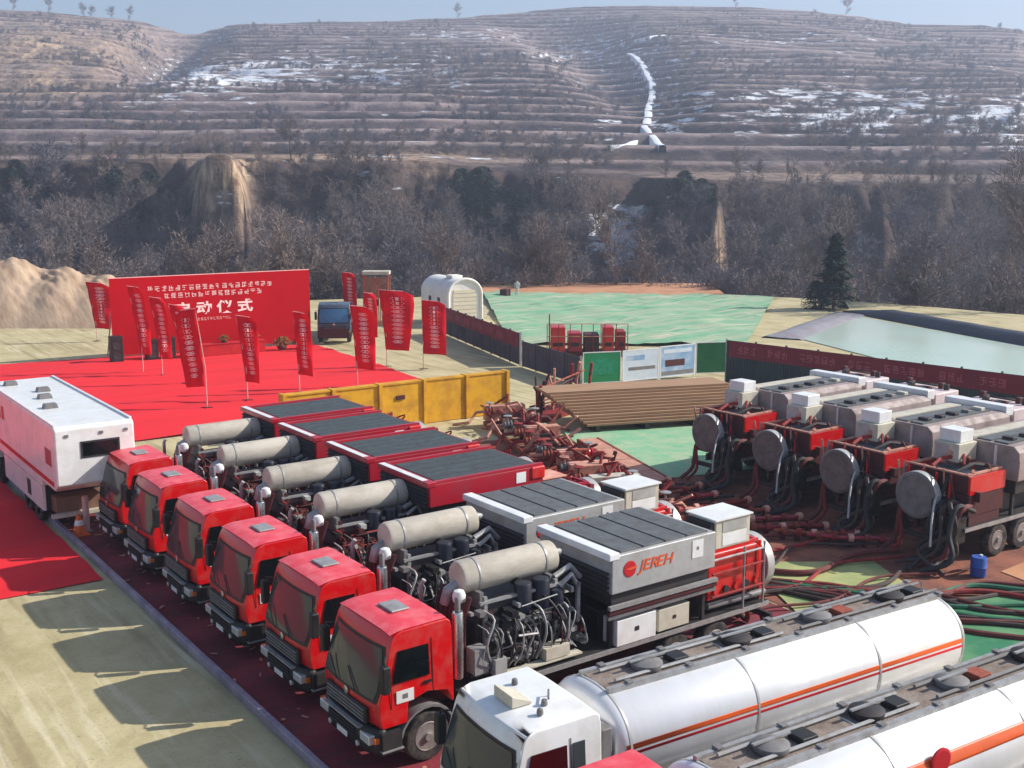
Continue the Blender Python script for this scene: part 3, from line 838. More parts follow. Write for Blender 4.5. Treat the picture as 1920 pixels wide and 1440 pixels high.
# ------------------------------------------------------------------ pump truck
def pump_truck(name, cabm, radm, kind):
    """origin on the ground under the front bumper; x runs to the rear, -y is the side towards the tankers"""
    root = empty(name, (0, 0, 0))
    lr = random.Random(3 + len(kind))
    far = kind == 'grey'
    dk = MAROON if kind == 'crimson' else DARK
    MIX = [MAROON, HOSER, MAROON, BLACK, GREY, PIPER, HOSEW] if kind == 'crimson' else [GREY, DARK, LGREY, BLACK, SILVER, LGREY, MAROON]
    rx0, rx1 = (6.0, 9.25)
    rz = 3.47
    if kind == 'crimson': rx0, rx1, rz = 5.35, 9.15, 3.74
    if far: rx0, rx1, rz = 4.2, 8.9, 3.5
    cab(root, cabm)
    for x in (1.25, 3.05, 8.15, 9.5):
        for s in (-1, 1):
            wheel(root, x, s * 1.04, side=s)
    mb = MB()
    for s in (-1, 1): mb.box(1.6, 11.5, s*0.45-0.05, s*0.45+0.05, 0.85, 1.12)
    for x in (2.2, 4.4, 6.6, 8.9, 11.2): mb.box(x, x+0.1, -0.399, 0.399, 0.88, 1.08)
    mb.build('chassis', MAROON, root)
    MB().box(2.1, 11.35, -1.2, 1.2, 1.125, 1.2).build('deck', DARK if kind != 'crimson' else MAROON, root, bevel=0.01)
    bx('deck_edge', LGREY, root, 2.1, 11.35, -1.235, -1.202, 1.10, 1.21)
    bx('deck_edge', LGREY, root, 2.1, 11.35, 1.202, 1.235, 1.10, 1.21)
    # exhaust stack of the cab engine
    st = MB().lathe([(0.11, 0), (0.12, 0.02), (0.12, 1.42), (0.105, 1.45), (0.09, 1.45), (0.09, 1.40)], (2.12, -0.98, 1.5), 'z', 16).build('exhaust_stack', CHROME, root, smooth=True)
    MB().lathe([(0.06, 0), (0.06, 0.3), (0.04, 0.34)], (2.12, -0.98, 2.92), 'z', 12).build('stack_tip', GREY, st, smooth=True)
    bx('stack_bracket', DARK, st, 2.0, 2.24, -0.9, -0.6, 1.75, 1.80)
    MB().tube([(2.2, 0.6, 1.2), (2.2, 0.6, 3.05), (2.25, 0.55, 3.16)], 0.055, 8).build('breather_pipe', LGREY, root, smooth=True)
    bx('air_cleaner_box', GREY, root, 2.02, 2.42, 0.75, 1.15, 1.6, 2.5)
    # power engine
    MB().prism([(2.85, 1.35), (5.15, 1.35), (5.15, 2.35), (4.9, 2.62), (3.1, 2.62), (2.85, 2.35)], -0.55, 0.55).build('engine_block', dk, root, bevel=0.03)
    for s in (-1, 1):
        for i in range(6):
            x = 3.02 + i * 0.36
            MB().box(x, x + 0.28, s*0.66-0.13, s*0.66+0.13, 2.05, 2.42).build('rocker_cover', MIX[i % 4], root, bevel=0.03)
            MB().hose([(x+0.14, s*0.8, 2.1), (x+0.10, s*1.0, 1.95), (x+0.16, s*1.02, 1.62), (x+0.1, s*0.9, 1.4)], 0.026, 6, 3).build('hose', HOSEW if i % 2 else GREY, root, smooth=True)
        MB().tube([(2.9, s*0.92, 1.52), (5.2, s*0.92, 1.50)], 0.06, 8).build('fuel_rail', LGREY, root, smooth=True)
        bx('walkway_board', CREAM, root, 3.0, 5.3, s*1.06-0.12, s*1.06+0.12, 1.30, 1.335)
    for i in range(20):
        x = 2.8 + i * 0.13 + lr.uniform(-0.06, 0.06)
        z = lr.uniform(1.7, 2.25)
        MB().hose([(x, -0.72, z + 0.5), (x + 0.1, -1.0, z + 0.35), (x + lr.uniform(-0.2, 0.3), -1.1, z - 0.15), (x + lr.uniform(-0.1, 0.3), -0.98, 1.4)], lr.choice([0.014, 0.02, 0.028]), 6, 3).build('hose', lr.choice(MIX), root, smooth=True)
    for i in range(40):
        x = lr.uniform(2.6, 5.6); z = lr.uniform(1.4, 2.75); d = lr.uniform(0.05, 0.13); e = lr.uniform(0.05, 0.2)
        bx('engine_fitting', lr.choice(MIX), root, x, x + e, -lr.uniform(0.72, 1.02), -0.6, z, z + d)
    for i in range(8):
        x = lr.uniform(2.8, 4.4); z = lr.uniform(1.5, 2.7); y = -lr.uniform(0.75, 1.05)
        MB().tube([(x, y, z), (x + lr.uniform(0.4, 1.0), y - 0.02, z + lr.uniform(-0.08, 0.08))], lr.choice([0.015, 0.022, 0.03]), 6).build('fuel_line', lr.choice(MIX), root, smooth=True)
    for i, (x, y, z, r) in enumerate(((4.05, -0.62, 2.75, 0.2), (4.55, -0.62, 2.75, 0.2), (4.9, -0.75, 2.45, 0.16))):
        MB().lathe([(r*0.5, -0.02), (r, 0.02), (r, 0.62), (r*0.9, 0.66), (r*0.4, 0.68)], (x, y, z - 0.35), 'z', 14).build('air_filter', NAVY, root, smooth=True)
    MB().tube([(4.1, -0.5, 2.95), (4.1, -0.2, 3.0), (4.4, 0.0, 2.9)], 0.11, 10).build('intake_pipe', BLACK, root, smooth=True)
    MB().tube([(5.0, -0.7, 2.8), (5.35, -0.7, 3.0), (5.5, -0.75, 2.7), (5.45, -0.8, 1.9)], 0.06, 8).build('coolant_pipe', LGREY, root, smooth=True)
    MB().tube([(5.0, -0.5, 2.95), (5.5, -0.45, 3.1), (5.75, -0.5, 2.8)], 0.07, 8).build('coolant_pipe', LGREY, root, smooth=True)
    MB().tube([(5.0, 0.6, 2.7), (5.4, 0.65, 2.95), (5.8, 0.6, 2.85)], 0.08, 8).build('coolant_pipe', BLACK, root, smooth=True)
    bx('control_box', MAROON if kind == 'crimson' else LGREY, root, 2.5, 2.85, -1.05, -0.72, 1.45, 2.0)
    bx('control_box', SILVER, root, 2.95, 3.25, -1.16, -0.96, 1.36, 1.72)
    bx('battery_box', CREAM, root, 4.3, 4.95, -1.16, -0.82, 1.36, 1.62)
    # wrapped silencer on its cradle
    if far:
        hood = MB().box(2.15, 3.75, -1.2, 1.2, 2.45, 3.44).build('engine_hood', PINKW, root, bevel=0.05)
        for i in range(7):
            x = 2.3 + lr.uniform(0, 1.2); y0 = -1.0 + i * 0.3
            MB().box(x, x + lr.uniform(0.12, 0.3), y0, y0 + 0.2, 3.442, 3.5 + lr.uniform(0.02, 0.2)).build('hood_fitting', lr.choice([BLACK, MAROON, DARK, MAROON]), hood, bevel=0.02)
        MB().prism([(2.25, 3.5), (2.85, 3.66), (2.9, 3.7), (2.25, 3.56)], -0.3, 0.35).build('raised_flap', DARK, hood)
    r = 0.37 if not far else 0.2
    sil = MB().lathe([(r*0.55, -0.03), (r*0.92, 0), (r, 0.07), (r, 2.42), (r*0.95, 2.52), (r*0.6, 2.56)], (2.75, 0, 3.26), 'x', 26).build('silencer', CANVAS, root, smooth=True)
    for x in (3.1, 4.9):
        MB().lathe([(r+0.004, 0), (r+0.014, 0.004), (r+0.014, 0.05), (r+0.004, 0.054)], (x, 0, 3.26), 'x', 26).build('strap', LGREY, sil, smooth=True)
    MB().tube([(5.2, 0, 3.3), (5.45, 0.0, 3.32), (5.62, 0.1, 3.25)], 0.09, 10).build('silencer_outlet', LGREY, sil, smooth=True)
    MB().tube([(2.8, 0.05, 3.1), (2.55, 0.05, 3.0), (2.5, 0.1, 2.7)], 0.13, 10).build('silencer_inlet', LGREY, sil, smooth=True)
    MB().lathe([(0.06, 0), (0.13, 0.05), (0.15, 0.18), (0.11, 0.28), (0.04, 0.31)], (2.52, -0.42, 2.86), 'z', 14).build('rain_cap', WHITE, sil, smooth=True)
    for x in (3.0, 4.9):
        MB().prism([(x, 2.62), (x+0.1, 2.62), (x+0.1, 3.0), (x, 3.0)], -0.5, 0.5).build('silencer_cradle', GREY, root)
        for s in (-1, 1):
            bx('cradle_post', MAROON if kind == 'crimson' else LGREY, root, x+0.01, x+0.09, s*0.62-0.04, s*0.62+0.04, 1.2, 2.95)
    bx('cradle_rail', LGREY, root, 2.9, 5.2, -0.68, -0.6, 2.80, 2.86)
    # ribbed gearbox guard hanging at the front of the engine
    for i in range(7):
        y = -0.62 + i * 0.17
        MB().tube([(2.66, y, 3.02 - 0.06 * (i % 3)), (2.50, y, 2.6), (2.48 + 0.05 * (i % 2), y, 1.9), (2.6, y, 1.25)], 0.062, 7).build('cable_bundle', lr.choice([MAROON, HOSE, MAROON, BLACK]), root, smooth=True)
    # cooling package
    hw = 1.34
    rh = 0.92 if kind != 'crimson' else 0.66
    if far:
        prof = [(-hw, rz-1.15), (-hw-0.03, rz-0.6), (-hw+0.02, rz-0.22), (-hw+0.22, rz-0.05), (hw-0.22, rz-0.05), (hw-0.02, rz-0.22), (hw+0.03, rz-0.6), (hw, rz-1.15)]
        mb = MB(); n = len(prof)
        mb.v = [(rx0, y, z) for y, z in prof] + [(rx1, y, z) for y, z in prof]
        mb.f = [tuple(range(n)), tuple(reversed(range(n, 2*n)))] + [((i+1) % n, i, n+i, n+(i+1) % n) for i in range(n)]
        rad = mb.build('radiator_housing', MAUVE, root, bevel=0.03)
        for i in range(3):
            y = -0.85 + i * 0.6
            bx('cooling_panel', (CREAM if i == 0 else PANELG), rad, rx0 + 0.5, rx1 - 0.15, y, y + 0.5, rz - 0.055, rz)
        for i in range(4):
            xa = rx0 + 0.45 + i * 1.05
            bx('access_panel', SILVER if i % 2 else MAUVE, rad, xa, xa + 0.9, -hw - 0.05, -hw - 0.032, rz - 1.05, rz - 0.62)
            bx('panel_handle', BLACK, rad, xa + 0.4, xa + 0.5, -hw - 0.07, -hw - 0.051, rz - 0.78, rz - 0.74)
        for i in range(5):
            MB().box(rx0 + 0.7 + i*0.8, rx0 + 0.95 + i*0.8, 0.35 + 0.1*(i % 2), 0.75, rz - 0.048, rz + 0.10).build('roof_fitting', lr.choice([GREY, MAROON, DARK, CREAM]), rad, bevel=0.02)
        bx('end_frame', PINKW, rad, rx1 + 0.001, rx1 + 0.05, -hw + 0.05, -hw + 0.13, rz - 1.5, rz - 0.3)
        bx('end_frame', PINKW, rad, rx1 + 0.001, rx1 + 0.05, 0.5, 0.58, rz - 1.5, rz - 0.1)
        MB().lathe([(0.07, 0), (0.07, 0.02), (0.03, 0.03)], (rx1, -0.7, rz-0.45), 'x', 12).build('round_sticker', EMRED, rad)
        bar = MB().box(rx0 - 0.35, rx0 + 0.12, -hw + 0.02, hw - 0.12, rz - 0.24, rz + 0.14).build('front_edge_bar', WHITE, rad, bevel=0.03)
    else:
        rad = MB().box(rx0, rx1, -hw, hw, rz-rh, rz-0.03).build('radiator_housing', radm, root, bevel=0.025)
        pm = PANELG if kind == 'silver' else PANELD
        if kind == 'silver':
            n = 4; step = (rx1 - rx0 - 0.5) / n
            for i in range(n):
                x = rx0 + 0.32 + i * step
                p = MB().box(x + 0.03, x + step - 0.03, -hw + 0.12, hw - 0.12, rz-0.03, rz + 0.012).build('cooling_panel', pm, rad, bevel=0.01)
            for i in range(n + 1):
                x = rx0 + 0.32 + i * step
                bx('panel_gap', BLACK, rad, x - 0.02, x + 0.02, -hw + 0.12, hw - 0.12, rz-0.028, rz - 0.006)
        else:
            n = 5; step = (2 * hw - 0.34) / n
            for i in range(n):
                y = -hw + 0.17 + i * step
                bx('cooling_panel', pm, rad, rx0 + 0.34, rx1 - 0.12, y + 0.02, y + step - 0.02, rz-0.03, rz - 0.004)
            for s in (-1, 1):
                bx('side_rim', radm, rad, rx0 + 0.1, rx1, s*(hw-0.06)-0.06, s*(hw-0.06)+0.06, rz-0.028, rz + 0.045)
        bar = MB().box(rx0 - 0.1, rx0 + 0.2, -hw - 0.02, hw + 0.02, rz - (0.12 if kind == 'silver' else 0.1), rz + 0.05).build('front_edge_bar', WHITE if kind == 'silver' else radm, rad, bevel=0.025)
        if kind == 'crimson':
            bx('edge_trim', WHITE, rad, rx0 - 0.08, rx0 + 0.10, -hw + 0.25, hw - 0.05, rz + 0.052, rz + 0.06)
            bx('notice_plate', WHITE, rad, rx1 - 0.95, rx1 - 0.62, -hw - 0.012, -hw - 0.002, rz - 0.42, rz - 0.12)
            MB().box(rx1 - 0.45, rx1 + 0.05, -hw - 0.05, -hw + 0.4, rz - 0.40, rz - 0.02).build('corner_tank', RED, rad, bevel=0.06)
        # opened shutters under the front edge
        for i in range(5):
            z = rz - rh + 0.06 + i * 0.11
            MB().prism([(rx0 - 0.02, z), (rx0 - 0.10, z - 0.06), (rx0 - 0.09, z - 0.075), (rx0 - 0.005, z - 0.02)], -hw + 0.08, hw - 0.08).build('shutter_slat', DARK, rad)
        if kind == 'silver':
            ly = -hw - 0.004
            # white backing, emblem and lettering on the near flank
            d = MB().lathe([(0.19, 0), (0.19, -0.008), (0.17, -0.011)], (rx0 + 0.52, ly, rz - 0.40), 'y', 28).build('emblem', EMRED, rad)
            MB().prism([(rx0 + 0.50, rz - 0.425), (rx0 + 0.73, rz - 0.40), (rx0 + 0.73, rz - 0.36), (rx0 + 0.40, rz - 0.385)], ly - 0.016, ly - 0.0115).build('emblem_band', LOGO, rad)
            lx = rx0 + 0.76
            for q, tm in enumerate(TXT):
                xs_ = [v_.co.x for v_ in tm.vertices]; wq = (max(xs_) - min(xs_)) * 1.12; cx_ = (max(xs_) + min(xs_)) * 0.56
                px_ = lx - min(xs_) * 1.12; lx += wq - 0.035
                M = Matrix.Translation((px_, ly - 0.004, rz - 0.40)) @ Matrix.Rotation(R_(90), 4, 'X') @ Matrix.Scale(1.12, 4, (1, 0, 0))
                lettering(tm, LOGO, rad, M, 'letter')
            bx('notice_plate', WHITE, rad, rx1 - 0.78, rx1 - 0.42, ly - 0.008, ly, rz - 0.55, rz - 0.12)
            MB().box(rx1 - 0.64, rx1 - 0.57, ly - 0.012, ly - 0.0085, rz - 0.36, rz - 0.28).build('notice_mark', GREY, rad)
    # fan casing and frame below it
    MB().box(rx0 + 0.08, rx1 - 0.1, -hw + 0.12, hw - 0.12, rz - (1.6 if far else 1.25), rz - (1.15 if far else rh)).build('fan_casing', DARK, root, bevel=0.02)
    if not far:
        for i in range(3):
            z = 2.18 - i * 0.12
            bx('frame_beam', (LGREY, MAROON, GREY)[i], root, rx0 - 0.05, rx1 + 0.1, -hw - 0.02 + 0.03*i, -hw + 0.08 + 0.03*i, z, z + 0.09)
            bx('frame_beam', (LGREY, MAROON, GREY)[i], root, rx0 - 0.05, rx1 + 0.1, hw - 0.08 - 0.03*i, hw + 0.02 - 0.03*i, z, z + 0.09)
    for x in (rx0 + 0.1, (rx0 + rx1) / 2, rx1 - 0.2):
        for s in (-1, 1):
            bx('frame_post', MAROON if kind == 'crimson' else DARK, root, x, x + 0.09, s*1.1-0.05, s*1.1+0.05, 1.2, 2.0)
    MB().box(rx0 + 0.15, rx1 - 0.2, -0.7, 0.7, 1.2, 1.94).build('hydraulic_tank', BLACK, root, bevel=0.03)
    bb = MB().box(6.25, 7.45, -1.25, -0.75, 1.22, 1.84).build('white_tool_box', WHITE, root, bevel=0.015)
    MB().box(6.80, 6.92, -1.262, -1.251, 1.5, 1.6).build('latch', DARK, bb)
    bb = MB().box(7.56, 8.55, -1.22, -0.72, 1.26, 1.80).build('cream_tool_box', CREAM, root, bevel=0.015)
    bx('latch', DARK, bb, 8.02, 8.12, -1.232, -1.221, 1.5, 1.58)
    # plunger pump at the rear
    pm = RED2 if kind == 'crimson' else RED
    py = 1.12
    if far:
        ph = MB().box(9.25, 11.1, -py, py, 1.5, 2.2).build('pump_housing', MAROON, root, bevel=0.04)
        for s_ in (-1, 1): bx('tray_wall', RED, ph, 9.25, 11.1, s_*1.1-0.04, s_*1.1+0.04, 2.21, 2.78)
        bx('tray_wall', MAROON, ph, 11.0, 11.1, -1.05, 1.05, 2.21, 2.78)
        bx('tray_floor', mat('pale_blue_tray', (176, 190, 200), 0.4, 0, (120, 110, 112), 2, 0.8), ph, 9.3, 10.98, -1.04, 1.04, 2.5, 2.56)
        for i in range(4): bx('tray_rib', PIPER, ph, 9.5 + i*0.4, 9.56 + i*0.4, -1.17, -1.142, 2.2, 2.76)
    else:
        ph = MB().prism([(9.25, 1.6), (11.1, 1.6), (11.1, 2.62), (10.95, 2.78), (9.45, 2.78), (9.25, 2.6)], -py, py).build('pump_housing', pm, root, bevel=0.04)
        for i in range(5):
            x = 9.5 + i * 0.36
            MB().cyl((x, -py - 0.06, 1.82), (x, -py + 0.02, 1.82), 0.09, None, 12).build('valve_cover', DARK if i % 2 else RED, ph, smooth=True)
            if i > 2: bx('pump_rib', pm, ph, x - 0.02, x + 0.02, -py - 0.03, -py - 0.0, 2.0, 2.6)
    for z in (1.72, 2.3, 2.66):
        MB().tube([(9.3, -py - 0.1, z), (11.15, -py - 0.1, z)], 0.03, 8).build('guard_rail', LGREY if z > 2.5 else PIPER, root, smooth=True)
    for x in (10.4, 11.12):
        MB().tube([(x, -py - 0.1, 1.22), (x, -py - 0.1, 2.82)], 0.03, 8).build('guard_post', LGREY, root, smooth=True)
    MB().tube([(9.4, 0.2, 2.8), (9.5, -0.3, 2.95), (10.4, -0.4, 3.0), (11.0, -0.3, 2.85)], 0.06, 8).build('discharge_pipe', PIPER, root, smooth=True)
    MB().tube([(9.4, 0.6, 2.8), (10.2, 0.6, 2.98), (11.1, 0.4, 2.7), (11.4, 0.3, 2.0)], 0.06, 8).build('discharge_pipe', DARK, root, smooth=True)
    MB().tube([(9.35, -1.0, 1.42), (11.4, -1.0, 1.38)], 0.09, 10).build('suction_pipe', GREY, root, smooth=True)
    # rail round an open tray on the pump
    tr = MB()
    for s in (-1, 1): tr.box(9.3, 11.1, s*1.0-0.03, s*1.0+0.03, 2.79, 2.86)
    for x in (9.3, 11.04): tr.box(x, x+0.06, -0.968, 0.968, 2.79, 2.85)
    tr.build('tray_rim', PINK if far else pm, root)
    # electrical cabinet
    if far:
        cb = MB().box(8.98, 9.95, -1.02, -0.10, 2.82, 3.42).build('cabinet', CREAM, root, bevel=0.02)
        MB().box(9.05, 9.75, -0.98, -0.2, 3.425, 3.82).build('cabinet_top', WHITE, cb, bevel=0.02)
        bx('cabinet_door', SILVER, cb, 9.95, 9.965, -0.95, -0.45, 2.88, 3.36)
    elif kind == 'crimson':
        cb = MB().box(9.5, 10.3, -0.9, -0.1, 2.84, 3.12).build('cabinet', MAROON, root, bevel=0.03)
        bx('cabinet_roof', SALM, cb, 9.46, 10.34, -0.94, -0.06, 3.122, 3.15)
        for i in range(8):
            x = 9.4 + lr.uniform(0, 1.7); y0 = lr.uniform(-1.0, 1.0)
            MB().hose([(x, y0, 2.8), (x + lr.uniform(-0.3, 0.3), y0 + lr.uniform(-0.3, 0.3), 3.1), (x + lr.uniform(-0.6, 0.6), y0 + lr.uniform(-0.4, 0.4), 2.85)], lr.choice([0.03, 0.05, 0.07]), 7, 3).build('pump_pipe', lr.choice([MAROON, PIPER, PIPE, SALM]), root, smooth=True)
    else:
        cb = MB().box(9.55, 10.75, -1.05, -0.1, 2.84, 3.56).build('cabinet', CREAM, root, bevel=0.02)
        bx('cabinet_door', SILVER, cb, 9.78, 10.62, -1.062, -1.051, 3.24, 3.5)
        bx('cabinet_door', WHITE, cb, 9.78, 10.62, -1.062, -1.051, 2.90, 3.20)
        bx('cabinet_roof', WHITE, cb, 9.5, 10.8, -1.1, -0.05, 3.562, 3.60)
        bx('cabinet_edge', DARK, cb, 9.42, 9.54, -1.0, -0.15, 2.84, 3.5)
    # round gear cover standing at the rear
    dm = mat('shaded_cover_paint', (124, 114, 108), 0.55, 0.1, (88, 78, 74), 2.5, 0.8) if far else GREY  # opposite row: shade on the covers put into a darker tone
    dr = MB().lathe([(0.70, 0.0), (0.73, 0.03), (0.73, 0.28), (0.70, 0.30), (0.62, 0.305), (0.60, 0.285), (0.1, 0.285), (0.08, 0.31), (0.02, 0.31)], (11.42, -0.35, 2.0), 'x', 36).build('gear_cover', dm, root, smooth=True, angle=30)
    MB().lathe([(0.732, 0.02), (0.745, 0.03), (0.745, 0.27), (0.732, 0.28)], (11.42, -0.35, 2.0), 'x', 36).build('cover_rim', SILVER, dr, smooth=True)
    for k in range(4):
        MB().beam((11.3, -0.95 + k*0.5, 1.2), (11.25, -0.95 + k*0.5, 2.75), 0.06, 0.06).build('rear_frame_post', pm, root)
    for i in range(6):
        y0 = lr.uniform(-1, 1)
        MB().hose([(11.2, y0, lr.uniform(1.5, 2.3)), (11.55, y0 + lr.uniform(-0.2, 0.2), 1.3), (11.7, y0 + lr.uniform(-0.3, 0.3), 0.5), (12.1, y0 + lr.uniform(-0.4, 0.4), 0.06)], lr.choice([0.05, 0.06, 0.075]), 8, 4).build('rear_hose', lr.choice([HOSER, HOSE, PIPER, BLACK]), root, smooth=True)
    if far:
        for i in range(9):
            y0 = 0.3 + i * 0.12
            MB().hose([(11.0, y0, 1.6 + lr.uniform(0, 0.4)), (11.5 + lr.uniform(0, 0.3), y0 + lr.uniform(-0.1, 0.1), 1.7 + lr.uniform(0, 0.35)), (11.8 + lr.uniform(0, 0.4), y0 + lr.uniform(-0.1, 0.3), 1.2), (11.9 + lr.uniform(0, 0.6), y0 + lr.uniform(-0.5, 0.6), 0.5), (12.3 + lr.uniform(0, 0.9), y0 + lr.uniform(-0.9, 0.9), 0.1)], lr.choice([0.06, 0.08, 0.1]), 8, 4).build('suction_hose', lr.choice([BLACK, BLACK, HOSE, HOSER]), root, smooth=True)
        MB().box(11.15, 11.75, 0.25, 1.15, 0.7, 1.6).build('valve_block', BLACK, root, bevel=0.08)
        MB().hose([(11.05, 0.3, 2.0), (11.7, 0.4, 2.12), (12.3, 0.7, 1.6), (12.6, 0.9, 0.8)], 0.035, 6, 4).build('pale_cable', HOSEW, root, smooth=True)
        for i in range(9):
            x = 9.2 + lr.uniform(0, 1.7); y0 = lr.uniform(-1.0, 1.0)
            MB().tube([(x, y0, 2.8), (x + lr.uniform(-0.5, 0.5), y0 + lr.uniform(-0.3, 0.3), 2.8 + lr.uniform(0.1, 0.4))], lr.choice([0.03, 0.05, 0.07]), 7).build('pump_fitting', lr.choice([MAROON, PIPER, DARK, PINK]), root, smooth=True)
        for q in (0, 1):
            MB().tube([(9.0, -1.2 + 0.05*q, 2.2 + 0.5*q), (7.6, -1.25, 1.3 + 0.5*q)], 0.025, 6).build('stair_rail', LGREY, root)
        for i in range(14):
            x = lr.uniform(8.9, 11.1); y0 = lr.uniform(-1.15, 1.1); zz = lr.uniform(1.3, 2.7)
            bx('pump_fitting', lr.choice([MAROON, PIPER, DARK, SALM, CREAM, BLACK]), root, x, x + lr.uniform(0.08, 0.3), y0, y0 + lr.uniform(0.08, 0.3), zz, zz + lr.uniform(0.1, 0.35))
        for i in range(5):
            MB().tube([(11.2, -1.1 + 0.5*i, 1.2), (11.2 + lr.uniform(-0.1, 0.3), -1.1 + 0.5*i + lr.uniform(-0.3, 0.3), 2.9)], 0.035, 6).build('guard_post', lr.choice([PIPER, PINK, MAROON]), root)
        MB().tube([(11.22, -1.15, 2.85), (11.22, 1.15, 2.85)], 0.03, 6).build('guard_rail', PINK, root)
        bx('pump_side_frame', MAROON, root, 9.2, 11.15, -1.26, -1.24, 1.62, 2.12)
        for i in range(5): bx('side_rib', PINK, root, 9.3 + 0.44*i, 9.35 + 0.44*i, -1.29, -1.262, 1.5, 2.75)
        bx('lower_pipe_box', MAROON, root, 9.4, 11.0, -1.1, 1.1, 1.21, 1.59)
    bx('rear_bumper', DARK, root, 11.52, 11.62, -1.15, 1.15, 0.62, 0.78)
    for s in (-1, 1):
        bx('tail_lamp', EMRED, root, 11.622, 11.65, s*0.9-0.1, s*0.9+0.1, 0.66, 0.74)
        bx('mudguard', BLACK if not far else LGREY, root, 7.5, 10.15, s*1.04-0.18, s*1.04+0.18, 1.07, 1.099)
    return root

TX0 = 9.85
ROW = [19.6, 22.95, 26.3, 29.65, 33.0, 36.35]
GRP = 'pump trucks parked side by side behind the steel kerb'
silver = pump_truck('pump_truck', RED, SILVER, 'silver')
silver.location = (TX0, ROW[0], 0)
tag(silver, 'red cab pump truck with silver radiator and red emblem, beside the white tanker', 'truck', GRP)
t = copy_tree(silver); t.location = (TX0 + 0.1, ROW[1], 0); t.rotation_euler.z = R_(0.4)
tag(t, 'red cab pump truck with silver radiator, next to the crimson radiator trucks', 'truck', GRP)
crim = pump_truck('pump_truck', RED, RED2, 'crimson')
crim.location = (TX0, ROW[2], 0)
LBL = ['red pump truck with crimson radiator, standing next to the two silver radiator trucks',
       'red pump truck with crimson radiator, second from the silver radiator trucks',
       'red pump truck with crimson radiator, second from the white van',
       'red pump truck with crimson radiator, parked next to the white van']
tag(crim, LBL[0], 'truck', GRP)
for i in (3, 4, 5):
    t = copy_tree(crim); t.location = (TX0 + (0.0, -0.05, 0.05)[i-3], ROW[i], 0); t.rotation_euler.z = R_((-0.4, 0.3, 0.5)[i-3])
    tag(t, LBL[i-2], 'truck', GRP)

GRP2 = 'pump trucks of the opposite row with their round gear covers towards the hoses'
grey = pump_truck('pump_truck', WHITE, MAUVE, 'grey')
places = [(31.6, 30.9), (31.35, 27.4), (30.95, 23.8), (30.55, 20.3)]
LB2 = ['pump truck with mauve housing and red pump, beside the brown plank stack',
       'pump truck with mauve housing and round cover, second from the brown plank stack',
       'pump truck with mauve housing and round cover, third from the brown plank stack',
       'pump truck with mauve housing and round cover, its rear wheel by the blue drum']
for i, (x, y) in enumerate(places):
    t = grey if i == 0 else copy_tree(grey)
    t.location = (x + 11.45, y - 0.35, 0); t.rotation_euler.z = R_(180 + (1.0, 0.5, -0.3, -1.0)[i])
    if i == 3:
        for ch in t.children:
            if ch.name.startswith('gear_cover'):
                ch.data = ch.data.copy(); ch.data.materials[0] = GREY  # this cover keeps plain grey, without the painted shade
    tag(t, LB2[i], 'truck', GRP2)

